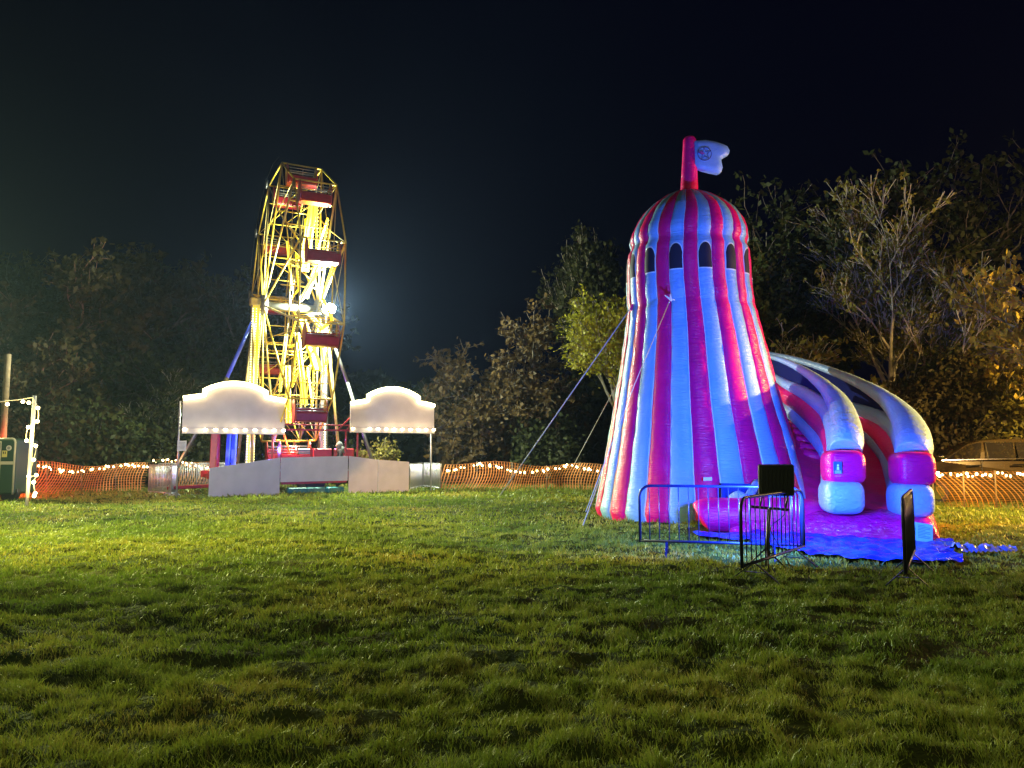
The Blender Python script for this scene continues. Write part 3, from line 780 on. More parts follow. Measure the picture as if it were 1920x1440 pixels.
# trailer base
mb = MB()
for f in (-1.3, 1.3): mb.rbar(ride(-3.2, f, .72), ride(3.2, f, .72), .14, .26)
for a in (-3, -1.5, 0, 1.5, 3): mb.rbar(ride(a, -1.6, .66), ride(a, 1.6, .66), .12, .16)
mb.rbar(ride(-4.6, 1.9, .30), ride(-1.6, 1.9, .42), .12, .12); mb.build('chassis', REDM, fw)
mb = MB(); mb.box(ride(0, 1.85, .88), (4.6, .9, .05), rz=RA); mb.build('deck', GREYM, fw)
for a in (-1.2, .9):
    mb = MB(); c = ride(a, .2, .4); mb.tube([c - F_ * 1.0, c - F_ * .75], .4, 18); mb.tube([c + F_ * .75, c + F_ * 1.0], .4, 18); mb.build('trailer_wheel', BLK, fw)
mb = MB()
for a in (-2.2, -2.4): mb.rbar(ride(a, .6, .9), ride(a + .1, .3, 3.4), .16, .2)
mb.build('blue_upright', BLUEM, fw)
mb = MB(); mb.rbar(ride(-2.9, .7, .85), ride(-2.85, .5, 3.2), .3, .25); mb.build('red_upright', REDM, fw)
for a in (1.0, 1.9):
    mb = MB(); mb.box(ride(a, 1.7, 1.55), (.75, .4, .4), rz=RA, bev=.03); mb.build('deck_box', REDM, fw)
mb = MB(); mb.box(ride(.3, 1.6, 1.5), (.5, .4, .5), rz=RA, bev=.03); mb.build('control_box', GREYM, fw)
# portal frame on the front line
mb = MB()
for a in (-1.05, 1.75, 2.22): mb.rbar(ride(a, 2.55, .9), ride(a, 2.55, 3.35 if a != 1.75 else 2.45), .07, .07)
mb.rbar(ride(-1.05, 2.55, 2.46), ride(2.22, 2.55, 2.46), .07, .07); mb.rbar(ride(-.9, 2.55, 2.66), ride(1.9, 2.55, 2.66), .05, .05)
mb.rbar(ride(2.22, 2.55, 3.3), ride(1.45, 2.55, 2.5), .05, .05); mb.rbar(ride(2.22, 2.55, 3.15), ride(1.8, 2.55, 2.5), .04, .04)
mb.build('entrance_frame', REDM, fw)
mb = MB(); mb.rbar(ride(-.95, 2.5, 3.3), ride(.0, 1.2, 1.1), .06, .06); mb.build('frame_strut', mat('orange_painted_steel', (.7, .25, .05), .4), fw)
# floodlight
mb = MB(); mb.box(flood_pos, (.5, .12, .36), rz=RA, bev=.03); fh = mb.build('floodlight', BLK, fw)
mb = MB(); mb.box(flood_pos + F_ * .075, (.46, .02, .32), rz=RA); mb.sphere(flood_pos + F_ * .1, .24, 12, 8, sc=(1.2, .5, .9)); mb.build('lit_lens_with_flare', mat('flood_lens_flare', (1, 1, 1), .3, emit=(.82, .96, 1), es=60, sample='NONE'), fh)  # glowing sphere swells past the lens to stand in for the lamp's flare
# light from the yellow strips (their own light, carried by lamps that stand at the strips)
for a_, th_d, r0_, pw_ in ((.45, 35, 3.0, 260), (.5, 75, 2.4, 260), (.4, 140, 3.2, 260), (-.4, 200, 3, 90), (-.4, 320, 3, 80), (0, 260, 3.5, 40)):
    lamp('strip_glow', 'POINT', wp(a_, math.radians(th_d), r0_) + F_ * .2, pw_, (1, .70, .03), .35)
lamp('tower_bulb_glow', 'POINT', ride(-1.7, .6, 4.5), 50, (1, .82, .25), .3)
lamp('blue_deck_light', 'POINT', ride(-.9, .9, 1.7), 140, (.12, .12, 1), .12)
lamp('blue_post_light', 'POINT', ride(-2.0, 1.3, 1.7), 110, (.1, .15, 1), .12)
lamp('purple_deck_light', 'POINT', ride(1.8, -1.6, 2.2), 420, (.45, .12, 1), .15)
lamp('red_deck_light', 'POINT', ride(-.2, 1.9, 1.9), 120, (1, .2, .15), .12)

# fascia boards and skirts
BOARD = mat('pale_board', (.60, .565, .58), .42, var=.12, vscale=2.2)
FR = 2.72
T0 = -2.63
def fascia(a0, a1, zb, zc, zp, label, group, posts):
    root = empty('fascia_board', ride(a0, FR, 0), 0, label, 'sign board', group)
    L = a1 - a0; top_ = []
    sh = L * .195
    dz = zp - zc
    for i in range(7): t = i / 6; top_.append((a0 + sh * t, zc + .20 * dz * t ** .9))
    top_.append((a0 + sh * 1.02, zc + .54 * dz))
    for i in range(19):
        t = i / 18; a = a0 + sh + .05 + (L - 2 * sh - .1) * t; top_.append((a, zc + dz * (.54 + .46 * (1 - (2 * t - 1) ** 2))))
    top_.append((a1 - sh * 1.02, zc + .54 * dz))
    for i in range(7): t = 1 - i / 6; top_.append((a1 - sh * t, zc + .20 * dz * t ** .9))
    outline = [ride(a0, FR, zb), ride(a1, FR, zb)] + [ride(a, FR, z) for a, z in reversed(top_)]
    mb = MB(); mb.prism(outline, -F_ * .06); mb.build('board', BOARD, root)
    mb = MB(); mb.tube([ride(a, FR + .045, z + .01) for a, z in top_], .078, 8); mb.build('edge_light', mat('edge_light', (1, .95, .8), .4, emit=(1, .84, .40), es=9, sample='NONE'), root)
    mb = MB(); mb.box(ride((a0 + a1) / 2, FR + .06, zb + .10), (L, .05, .2), rz=RA, bev=.01); lr = mb.build('lamp_rail', BOARD, root)
    nb = 11; b0 = None
    for i in range(nb):
        if i in (1,): continue
        p = ride(lerp(a0 + .08, a1 - .05, i / (nb - 1)), FR + .11, zb + .155)
        if b0 is None:
            mb = MB(); mb.sphere((0, 0, 0), .052, 8, 6, sc=(1.35, 1, .85)); b0 = mb.build('bulb', BULB, lr, local=True); o = b0
        else: o = b0.copy(); COL.objects.link(o); o.parent = lr
        o.location = p - root_loc(root)
    for a in posts:
        mb = MB(); mb.bar(ride(a, FR - .08, 0), ride(a, FR - .08, zc - .1), .035); mb.build('post', PALE, root)
    for i in range(0, len(top_), 4):
        lamp('fascia_glow', 'POINT', ride(top_[i][0], FR + .22, top_[i][1] - .03), 1.2, (1, .52, .05), .05)
    for i in range(3): lamp('fascia_glow', 'POINT', ride(lerp(a0, a1, (i + .5) / 3), FR + .3, zb + .14), 3, (1, .84, .5), .1)
    for i in range(2):
        a = lerp(a0, a1, (i + .5) / 2); lamp('grass_fill', 'SPOT', ride(a, FR + .35, zp - .1), 1500, (.95, 1, .30), .06, aim=ride(a, FR + 5.5, 0), cone=math.radians(100), blend=.8)  # added spots without fittings, brighten the grass before the ride
    return root
def a_of(px, f=FR):
    k = (px - 960) / F; c = CW + F_ * f
    return (k * c.y - c.x) / (A_.x - k * A_.y)
def z_of(px, py, f=FR):
    p = ride(a_of(px, f), f, 0); return at(px, py, p.y).z
GF = 'pale sign boards with glowing rims on the ferris wheel front'
fascia(a_of(342), a_of(534), z_of(440, 814), z_of(342, 748) + .02, z_of(440, 719), 'wide pale sign board with glowing curved top, left of the wheel', GF, (a_of(337),))
fascia(a_of(657), a_of(814), z_of(735, 812), z_of(657, 757), z_of(735, 729), 'pale sign board with glowing curved top, right of the wheel', GF, (a_of(810),))
GS = 'pale skirt panels along the foot of the ride'
def skirt(x0, x1, t0, t1, b0, b1, label, th=.04, f=FR + .02):
    p = [ride(a_of(x0, f), f, b0), ride(a_of(x1, f), f, b1), ride(a_of(x1, f), f, t1), ride(a_of(x0, f), f, t0)]
    mb = MB(); mb.prism(p, -F_ * th); o = mb.build('skirt_panel', BOARD, None, loc=p[0]); tag(o, label, 'panel', GS); return o
zt = lambda px, py: z_of(px, py)
skirt(396, 527.5, zt(396, 878), zt(527, 858), 0, 0, 'leftmost skirt panel, its top sloping up towards the wheel')
skirt(529, 654, zt(529, 858), zt(654, 855), .48, .50, 'middle skirt panel raised over the red chassis gap')
skirt(656, 710, zt(656, 855), zt(710, 862), 0, 0, 'skirt panel immediately right of the chassis gap')
skirt(711, 768, zt(711, 862), zt(768, 866), 0, 0, 'rightmost skirt panel, next to the white barriers')
mb = MB(); f = FR - .15; mb.rbar(ride(a_of(530, f), f, .46), ride(a_of(652, f), f, .5), .1, .16); mb.build('gap_beam', REDM, fw)
mb = MB()
for i in range(3):
    c = ride(a_of(560 + i * 34, 2.3), 2.2, .14); mb.box(c, (.75, .5, .22), rz=RA + i * .2, bev=.04)
o = mb.build('base_plank', mat('teal_crate', (.03, .18, .2), .5), fw)
# notice on the left post
pn = ride(a_of(339.5, FR + .08), FR + .08, 0); c = at(341, 836, pn.y - .05)
ns = empty('notice_board', c, 0, 'small white notice fixed to the left post', 'notice')
mb = MB(); mb.box(c, (.30, .015, .36), rz=RA, bev=.004); mb.build('board', mat('notice_white', (.75, .72, .68), .5), ns)
mb = MB()
for k in range(6): mb.box(c + F_ * .012 + Z_ * (.12 - k * .045) , (.2 - (k % 3) * .03, .004, .012), rz=RA)
mb.build('printed_lines', mat('grey_ink', (.3, .28, .3), .6), ns)
# white barriers
WB = 'pale crowd barriers beside the ferris wheel'
def wbar(x0, Y0, x1, Y1, label): barrier(gpt(x0, Y0), gpt(x1, Y1), .1, 1.12, 20, PALE, r=.02, br=.012, label=label, group=WB, cr=.08, foot=.2, lift=.1)
wbar(284, 29.6, 326, 27.9, 'pale crowd barrier closing the far left corner of the ride')
wbar(326, 27.9, 337, 28.6, 'narrow pale barrier turned end on next to the notice post')
wbar(372, 33.6, 300, 33.2, 'pale barrier at the back, under the left sign board')
wbar(425, 34.2, 373, 33.7, 'yellowish barrier behind the leftmost skirt panel')
wbar(770, 31.6, 793, 34.6, 'pale barrier running back from the rightmost skirt panel')
wbar(795, 34.6, 826, 32.2, 'pale barrier next to the orange netting')
# person on the deck behind the red box
def person(loc, face):
    root = empty('person', loc, face, 'person in a dark hooded coat standing behind the red box by the wheel', 'person')
    me = bpy.data.meshes.new('body'); J = {
        'pelvis': (0, 0, .95, .15), 'belly': (0, 0, 1.12, .155), 'chest': (.01, 0, 1.35, .17), 'neck': (.03, 0, 1.5, .075), 'head': (.06, 0, 1.62, .095), 'crown': (.05, 0, 1.72, .07),
        'shl': (0, .17, 1.42, .075), 'ell': (.03, .24, 1.15, .055), 'wrl': (.22, .2, 1.02, .04), 'hal': (.29, .18, 1.02, .035),
        'shr': (0, -.17, 1.42, .075), 'elr': (.03, -.24, 1.15, .055), 'wrr': (.22, -.2, 1.02, .04), 'har': (.29, -.18, 1.02, .035),
        'hil': (0, .1, .9, .11), 'knl': (.03, .11, .5, .07), 'anl': (0, .11, .1, .05), 'tol': (.15, .12, .04, .045),
        'hir': (0, -.1, .9, .11), 'knr': (.03, -.11, .5, .07), 'anr': (0, -.11, .1, .05), 'tor': (.15, -.12, .04, .045)}
    names = list(J); E = [('pelvis', 'belly'), ('belly', 'chest'), ('chest', 'neck'), ('neck', 'head'), ('head', 'crown'), ('chest', 'shl'), ('shl', 'ell'), ('ell', 'wrl'), ('wrl', 'hal'), ('chest', 'shr'), ('shr', 'elr'), ('elr', 'wrr'), ('wrr', 'har'),
                          ('pelvis', 'hil'), ('hil', 'knl'), ('knl', 'anl'), ('anl', 'tol'), ('pelvis', 'hir'), ('hir', 'knr'), ('knr', 'anr'), ('anr', 'tor')]
    me.from_pydata([J[n][:3] for n in names], [(names.index(a), names.index(b)) for a, b in E], [])
    o = bpy.data.objects.new('body', me); COL.objects.link(o); o.parent = root
    sm = o.modifiers.new('skin', 'SKIN'); sl = me.skin_vertices[0].data
    for i, n in enumerate(names): sl[i].radius = (J[n][3], J[n][3]); sl[i].use_root = (n == 'pelvis')
    ss = o.modifiers.new('sub', 'SUBSURF'); ss.levels = 2; ss.render_levels = 2
    me.materials.append(mat('dark_coat', (.03, .035, .04), .8, var=.3))
    mb = MB(); mb.sphere((.085, 0, 1.625), .088, 14, 10, sc=(1, .85, 1.25)); mb.sphere((.175, 0, 1.615), .016, 6, 5, sc=(1.3, .8, 1.5))
    for s_ in (-1, 1): mb.sphere((.165, s_ * .032, 1.645), .011, 6, 5, mi=1)
    mb.box((.168, 0, 1.572), (.01, .05, .008), mi=1)
    mb.build('face', [mat('skin', (.5, .32, .25), .6), BLK], root, local=True)
    mb = MB(); g = []
    for i in range(9):
        ph_ = i / 8; row = []
        for j in range(16):
            a = 2 * PI * j / 16; rr = [.10, .13, .15, .155, .15, .135, .11, .07, .01][i]
            row.append(V(.13 - .25 * ph_, 0, 1.63) + V(0, rr * math.cos(a) * .9, rr * math.sin(a) * 1.1))
        g.append(row)
    mb.grid(g, closed_u=True); mb.tube([V(-.06, 0, 1.60), V(-.03, 0, 1.47), V(-.0, 0, 1.38)], [.12, .14, .19], 14); mb.build('hood', mat('grey_hood', (.16, .18, .18), .85, var=.4, vscale=12), root, local=True)
    return root
pp = ride(a_of(639, 2.0), 2.0, .0); hd_ = at(638, 834, pp.y).z; person(V(pp.x, pp.y, hd_ - 1.66), PI + .35)

# ================================================================== FENCES AND FAIRY LIGHTS
ORG = mat('orange_netting', (.50, .22, .06), .6); POSTM = mat('wood_post', (.2, .15, .1), .8)
def netting(name, pts, h, label, vstep, vw, hn, hw, lean=0.0, posts=6, wav=.12, top=None):
    """pts: ground polyline (px,Y) list; hanging orange mesh"""
    root = empty('netting_fence', gpt(*pts[0]), 0, label, 'fence', 'orange netting fences around the field')
    G = [gpt(*p) for p in pts]; seg = [0]
    for i in range(1, len(G)): seg.append(seg[-1] + (G[i] - G[i - 1]).length)
    LT = seg[-1]
    def P(s_):
        s_ = max(0, min(LT, s_))
        for i in range(1, len(G)):
            if s_ <= seg[i]: return lerp(G[i - 1], G[i], (s_ - seg[i - 1]) / (seg[i] - seg[i - 1]))
        return G[-1]
    def H(s_): return h * (1 + wav * math.sin(s_ * 1.7 + len(pts)) * .6 + wav * .4 * math.sin(s_ * .7 + 1))
    def Q(s_, t):
        hh = H(s_); ss = s_ + .16 * math.sin(s_ * .9) * math.sin(t * PI) + lean * (t - .5) * .5
        p = P(ss); d = V(0, -1, 0)
        return p + d * (.14 * math.sin(t * PI * 1.1 + s_ * .8) + .03 * math.sin(s_ * 4.3)) + Z_ * (.02 + t * hh)
    mb = MB(); nv = int(LT / vstep)
    for i in range(nv):
        s0 = i * vstep; k = 9
        mb.grid([[Q(s0, j / (k - 1)), Q(s0 + vw, j / (k - 1)) ] for j in range(k)], smooth=False)
    nsx = int(LT / .3)
    for r0 in range(hn):
        t = r0 / (hn - 1)
        mb.grid([[Q(i * LT / nsx, t) - V(0, .002, 0), Q(i * LT / nsx, t) + Z_ * hw - V(0, .002, 0)] for i in range(nsx + 1)], smooth=False)
    mb.build('netting', ORG, root)
    for i in range(posts):
        s0 = LT * i / (posts - 1); p = P(s0) + V(0, .06, 0); mb = MB(); mb.bar(p, p + Z_ * (H(s0) + .06), .02); mb.build('post', POSTM, root)
    return Q, LT, root
def fairy(Q, LT, s0, s1, n, tfun, label, r=.03):
    p0 = Q(s0, tfun(s0)); root = empty('fairy_lights', p0, 0, label, 'string lights', 'strings of fairy lights on the orange netting')
    pts = [Q(lerp(s0, s1, i / (n - 1)), tfun(lerp(s0, s1, i / (n - 1)))) - V(0, .05, 0) for i in range(n)]
    mb = MB(); mb.tube(pts, .006, 4, cap=False); mb.build('cable', BLK, root)
    b0 = None
    for i, p in enumerate(pts):
        p = p + V(random.uniform(-.12, .12), -.02, random.uniform(-.06, .05))
        if b0 is None:
            mb = MB(); mb.sphere((0, 0, 0), r, 6, 5); b0 = mb.build('bulb', BULB, root, local=True); o = b0
        else: o = b0.copy(); COL.objects.link(o); o.parent = root
        o.location = p - p0; k = random.choice((.7, .9, 1, 1, 1.25)); o.scale = (k, k, k)
Q1, L1, _ = netting('a', [(-60, 27.5), (60, 29), (180, 31), (283, 32.5)], 1.12, 'orange netting fence at the left behind the light pole', .11, .035, 12, .012, lean=.8)
fairy(Q1, L1, .2, L1 - .1, 44, lambda s_: .86 + .10 * math.sin(s_ * 1.5), 'string of fairy lights along the left orange netting', .036)
Q2, L2, _ = netting('b', [(828, 32.4), (960, 33), (1060, 33.5), (1150, 32.5)], 1.08, 'orange netting fence between the ride and the striped tower', .12, .04, 10, .012, lean=.6)
fairy(Q2, L2, .1, L2 - .3, 44, lambda s_: .80 + .13 * math.sin(s_ * 1.6 - .6), 'string of fairy lights along the middle orange netting', .036)
Q3, L3, _ = netting('c', [(1745, 22.3), (1830, 22.0), (1930, 21.4), (2060, 20.5)], 1.0, 'orange netting fence at the right in front of the car', .13, .013, 22, .0045, lean=-1.2, wav=.05)
fairy(Q3, L3, .1, L3 - .6, 34, lambda s_: .97 - .05 * s_ / 2, 'string of fairy lights on the right orange netting', .03)
Q4, L4, _ = netting('d', [(290, 34.5), (400, 35.2)], 1.15, 'orange netting fence behind the left side of the ride', .12, .035, 10, .012)
fairy(Q4, L4, .1, L4, 22, lambda s_: .9 + .12 * math.sin(s_ * 2), 'string of fairy lights behind the leftmost skirt panel', .036)
lamp('fairy_glow', 'POINT', (-16.5, 28.3, 1.2), 50, (1, .66, .28), .3)
lamp('fairy_glow', 'POINT', (-13.2, 29.6, 1.2), 40, (1, .66, .28), .3)
lamp('fairy_glow', 'POINT', (1.5, 31.6, 1.3), 70, (1, .66, .28), .3)
lamp('fairy_glow', 'POINT', (-1.2, 31.6, 1.3), 60, (1, .66, .28), .3)
lamp('fairy_glow', 'POINT', (12.8, 20.8, 1.2), 60, (1, .66, .28), .3)

# ================================================================== LEFT POLE WITH BULBS, CABINET
pb = gpt(61, 22.6); lpz = 3.28
lpz = at(62, 742, 22.6).z
ro = empty('light_pole', pb, 0, 'pale pole wound with glowing bulbs standing on the grass', 'light pole')
mb = MB(); mb.tube([pb + V(-.03, 0, 0), pb + V(.03, 0, lpz)], .05, 10); mb.build('pole', mat('pale_pole', (.6, .55, .42), .6), ro)
bl = [(71, 765), (70, 790), (53, 801), (50, 826), (67, 836), (63, 862), (54, 893), (68, 891), (63, 904), (66, 925), (64, 930)]
wnd = [at(x, y, 22.45 + (.2 if i % 2 else -.05)) for i, (x, y) in enumerate(bl)]
mb = MB(); mb.tube(catmull([at(62, 746, 22.4)] + wnd, 4), .012, 5); mb.build('cable', mat('pale_cable', (.6, .55, .4), .6), ro)
b0 = None
for p in wnd:
    if b0 is None: mb = MB(); mb.sphere((0, 0, 0), .048, 8, 6); b0 = mb.build('bulb', BULB, ro, local=True); o = b0
    else: o = b0.copy(); COL.objects.link(o); o.parent = ro
    o.location = p - pb
r2 = empty('bulb_string', at(62, 746, 22.5), 0, 'cable with bulbs running left from the top of the light pole', 'string lights')
c0 = [at(62, 745, 22.5), at(30, 750, 22.4), at(0, 753, 22.3), at(-120, 772, 22)]
mb = MB(); mb.tube(catmull(c0, 6), .012, 5); mb.build('cable', MATS['pale_cable'], r2)
b0 = None
for x, y in ((54, 755), (43, 753), (14, 758), (-30, 762)):
    p = at(x, y, 22.3)
    if b0 is None: mb = MB(); mb.sphere((0, 0, 0), .048, 8, 6); b0 = mb.build('bulb', BULB, r2, local=True); o = b0
    else: o = b0.copy(); COL.objects.link(o); o.parent = r2
    o.location = p - r2.location
lamp('pole_bulb_glow', 'POINT', pb + V(.3, -.3, 2.2), 260, (1, .74, .22), .3)
lamp('pole_bulb_glow', 'POINT', pb + V(.25, -.3, .7), 120, (1, .8, .3), .3)
# wooden mast lit red
p = gpt(8, 27.6); mb = MB(); mb.tube([p, V(p.x, p.y, at(8, 664, 27.6).z)], .11, 10); o = mb.build('mast', mat('worn_timber', (.45, .33, .2), .8, var=.3), None, loc=p)
tag(o, 'tall timber mast lit red behind the dark green cabinet', 'mast')
# cabinet
cY = 25.0; cl_, cr_ = at(-22, 860, cY).x, at(29, 860, cY).x; zt_, zb_ = at(10, 822, cY).z, .25
cab = empty('trailer_cabinet', ((cl_ + cr_) / 2, cY, 0), 0, 'dark green cabinet trailer with a pale rounded frame, at the left edge', 'trailer')
GRN = mat('dark_green_paint', (.03, .07, .045), .35); PALEF = mat('pale_trim', (.55, .52, .4), .5)
mb = MB(); mb.box(((cl_ + cr_) / 2, cY + .6, (zt_ + zb_) / 2), (cr_ - cl_, 1.2, zt_ - zb_), bev=.06); mb.build('body', GRN, cab)
mb = MB(); r_ = .12; xr, xl = cr_ - .02, cl_ + .02
pts = [V(xl, cY - .02, zb_), V(xl, cY - .02, zt_ - r_)] + [V(xr - r_ + r_ * math.cos(a), cY - .02, zt_ - r_ + r_ * math.sin(a)) for a in (PI / 2, PI / 3, PI / 6, 0)] + [V(xr, cY - .02, zb_)]
pts = [V(xl, cY - .02, zb_), V(xl, cY - .02, zt_ - .02)] + pts[2:]
mb.tube(pts, .03, 6); mb.bar(V(at(1, 860, cY).x, cY - .02, zb_), V(at(1, 860, cY).x, cY - .02, zt_ - .1), .02); mb.build('trim', PALEF, cab)
mb = MB(); zz = at(10, 868, cY).z; mb.box(((at(3, 860, cY).x + xr) / 2, cY - .02, zz), (xr - at(3, 860, cY).x, .03, .10)); mb.build('rail', PALEF, cab)
mb = MB(); c = at(17, 840, cY - .02); mb.tube([c, c - V(0, .015, 0)], .085, 20); st_ = mb.build('round_sticker', mat('sticker_white', (.7, .68, .6), .5), cab)
mb = MB(); mb.tube([c - V(0, .016, 0), c - V(0, .022, 0)], .05, 16); mb.build('sticker_centre', mat('sticker_grey', (.3, .3, .28), .5), st_)
mb = MB(); c = at(8.5, 851, cY - .02); mb.box(c, (.16, .02, .21), bev=.003); st_ = mb.build('warning_sticker', mat('sticker_yellow', (.75, .65, .2), .5), cab)
mb = MB()
for s_ in (-1, 1): mb.box(c + V(s_ * .03, -.013, .035), (.028, .006, .08))
mb.build('warning_symbols', BLK, st_)
mb = MB(); mb.tube([V((cl_ + cr_) / 2 + .2, cY + .1, .28), V((cl_ + cr_) / 2 + .2, cY + .3, .28)], .28, 16); mb.build('wheel', BLK, cab)
lamp('red_uplight', 'POINT', gpt(30, 27.2) + Z_ * .6, 600, (1, .08, .04), .1)
lamp('green_cabinet_light', 'POINT', gpt(15, 23.2) + Z_ * 1.9, 14, (1, .95, .7), .1)

# ================================================================== CAR
CARM = mat('car_paint', (.07, .045, .014), .2, .4, coat=1.0, bump=.03, bscale=2); GLS = mat('car_glass', (.02, .016, .012), .04, 0, spec=.9)
CHR = mat('chrome', (.8, .75, .65), .12, 1.0)
CY0 = 24.3
def carp(px, py): return at(px, py, CY0)
car = empty('parked_car', V(carp(1850, 860).x, CY0 + .9, 0), 0, 'dark gold estate car parked behind the right orange netting', 'car')
side = [(1660, 940), (1660, 905), (1668, 886), (1700, 872), (1762, 864), (1800, 843), (1822, 831), (1850, 825), (1890, 822), (1960, 822), (2010, 827), (2035, 845), (2052, 866), (2056, 900), (2056, 940)]
def car_section(pts, inset):  # prism with rounded sides: stations across the width
    mb = MB(); g = []
    for i, t in enumerate((0, .03, .12, .5, .88, .97, 1)):
        sh = (.09 if i in (0, 6) else .03 if i in (1, 5) else 0)
        row = []
        for (x, y) in pts:
            p = carp(x, y); zc = max(0, p.z - 1.35) * .45
            cx_ = carp(1858, 900).x
            row.append(V(lerp(p.x, cx_, sh * .3), CY0 + lerp(zc, 1.85 - zc, t) + 0, p.z - sh * .25))
        g.append(row)
    mb.grid(g, smooth=True, flip=True); n = len(pts)
    mb.add(g[0], [tuple(range(n))]); mb.add(g[-1], [tuple(reversed(range(n)))])
    return mb
car_section(side, 0).build('body', CARM, car)
def pane(pts, name, m, off=-.02, parent=car, th=.012):
    P = []
    for x, y in pts:
        p = carp(x, y); P.append(V(p.x, CY0 + max(0, p.z - 1.35) * .45 + off, p.z))
    mb = MB(); mb.prism(P, V(0, -th, 0)); return mb.build(name, m, parent)
w1 = pane([(1770, 862), (1838, 860), (1848, 829), (1825, 834), (1802, 845)], 'side_window', GLS)
w2 = pane([(1854, 860), (1904, 859), (1906, 829), (1856, 830)], 'side_window', GLS)
w3 = pane([(1910, 859), (1985, 857), (1975, 829), (1912, 829)], 'side_window', GLS)
for pts in ([(1851, 861), (1853, 861), (1856, 829), (1854, 829)], [(1854, 830), (1906, 829.5), (1906, 828), (1854, 828)], [(1905, 842), (1907, 842), (1908, 830), (1906, 830)]): pane(pts, 'window_trim', CHR, -.035)
pane([(1765, 864), (1985, 859.5), (1985, 857.5), (1765, 862)], 'belt_trim', CHR, -.03)
pane([(1813, 875), (1837, 873.5), (1837, 871), (1813, 872.5)], 'door_handle', CHR, -.04, th=.03)
pane([(1896, 873), (1930, 872), (1930, 869.5), (1896, 870.5)], 'door_handle', CHR, -.04, th=.03)
pane([(1839.5, 935), (1840.5, 935), (1842, 862), (1841, 862)], 'door_gap', BLK, -.012, th=.01)
mb = MB(); c = carp(1763, 856); mb.sphere(V(c.x, CY0 - .05, c.z), .11, 12, 8, sc=(1.1, 1.2, .75)); mb.build('wing_mirror', CHR, car)
for x in (1712, 1985):
    mb = MB(); c = carp(x, 0); mb.tube([V(c.x, CY0 - .03, .36), V(c.x, CY0 + .2, .36)], .36, 24); wl_ = mb.build('wheel', BLK, car)
    mb = MB(); mb.tube([V(c.x, CY0 - .045, .36), V(c.x, CY0 - .02, .36)], .23, 20); mb.build('rim', CHR, wl_)

# ================================================================== FAR HOUSE
hY = 48
def hp(px, py, Y=hY): return at(px, py, Y)
hb = V(hp(858, 850).x, hY + 2, 0)
ho = empty('house', hb, 0, 'faint pale house with a low roof, behind the middle netting', 'house')
mb = MB(); x0, x1 = hp(826, 0).x, hp(884, 0).x; ze, zr = hp(0, 818).z, hp(0, 781).z
mb.box(((x0 + x1) / 2, hY + 2, ze / 2), (x1 - x0, 4, ze)); mb.build('wall', mat('render_wall', (.12, .13, .11), .9, var=.2), ho)
mb = MB(); mb.add([(x0 - .3, hY - .3, ze), (x1 + .3, hY - .3, ze), (x1 + .3, hY + 4.3, ze), (x0 - .3, hY + 4.3, ze), (x0 - .1, hY + 2, zr), (x1 + .1, hY + 2, zr)], [(0, 1, 5, 4), (2, 3, 4, 5), (0, 4, 3), (1, 2, 5), (0, 3, 2, 1)])
mb.build('roof', mat('roof_tiles', (.34, .30, .28), .8, var=.2, bump=.3), ho)
for i in range(2):
    mb = MB(); c = hp(838 + i * 5, 850, hY - .03); mb.box(c, (.08, .04, .35)); mb.build('window', mat('window_glint', (.3, .35, .35), .2), ho)

# ================================================================== TREES
def leafmat(name, c, c2, rough=.55): return mat(name, c, rough, color2=c2, vscale=1.6, transl=.25, spec=.2)
BARK = mat('grey_bark', (.16, .13, .10), .85, var=.4, vscale=5); BARKP = mat('pale_bark', (.42, .36, .27), .8, var=.35, vscale=5); BARKR = mat('reddish_bark', (.26, .13, .10), .8, var=.3)
def branch_tree(seed, base, height, spread, trunk_r, levels=4, kids=4, up=.55, first=.25, lean=(0, 0)):
    R = random.Random(seed); segs = []; tips = []
    def grow(p, d, L, r, lv):
        n = 4; pts = [p.copy()]; q = p.copy(); dd = d.copy()
        for i in range(n):
            dd = (dd + V(R.gauss(0, .11), R.gauss(0, .11), R.gauss(0, .07) + .05 * up)).normalized(); q = q + dd * (L / n); pts.append(q.copy())
        segs.append((pts, r, r * .5, lv))
        if lv >= levels - 2:
            for t in (.45, .7, 1.0): tips.append((pts[min(n, int(t * n))], L * .32))
        if lv >= levels: return
        k = kids + (1 if lv == 0 else 0) + R.randint(0, 1)
        for i in range(k):
            t = R.uniform(first if lv == 0 else .3, 1.0); bp = pts[min(n, max(1, int(t * n + .5)))]
            az = 2 * PI * (i / k) + R.uniform(-.6, .6); ax = dd.orthogonal().normalized(); ay = dd.cross(ax)
            out = (ax * math.cos(az) + ay * math.sin(az))
            ang = R.uniform(.45, .95) * spread
            nd = (dd * math.cos(ang) + out * math.sin(ang)); nd = (nd + V(0, 0, up * .35)).normalized()
            grow(bp, nd, L * R.uniform(.52, .74), r * R.uniform(.42, .58), lv + 1)
    d0 = V(lean[0], lean[1], 1).normalized()
    grow(Vector(base), d0, height * .48, trunk_r, 0)
    return segs, tips
def leaves_mesh(centers, sig, n, size, seedv, flat=.6, droop=0.0, aspect=.55):
    g = np.random.default_rng(seedv); C = np.array([[c.x, c.y, c.z] for c in centers]); S = np.array(sig)
    i = g.integers(0, len(C), n); p = C[i] + g.normal(0, 1, (n, 3)) * S[i][:, None] * np.array([1, 1, flat])
    d = g.normal(0, 1, (n, 3)); d[:, 2] -= droop; d /= np.linalg.norm(d, axis=1)[:, None]
    e = np.cross(d, g.normal(0, 1, (n, 3))); e /= np.linalg.norm(e, axis=1)[:, None]
    s = size * (.6 + .8 * g.random(n))[:, None]
    v = np.zeros((n, 4, 3)); v[:, 0] = p - d * s; v[:, 1] = p + e * s * aspect; v[:, 2] = p + d * s; v[:, 3] = p - e * s * aspect
    return v
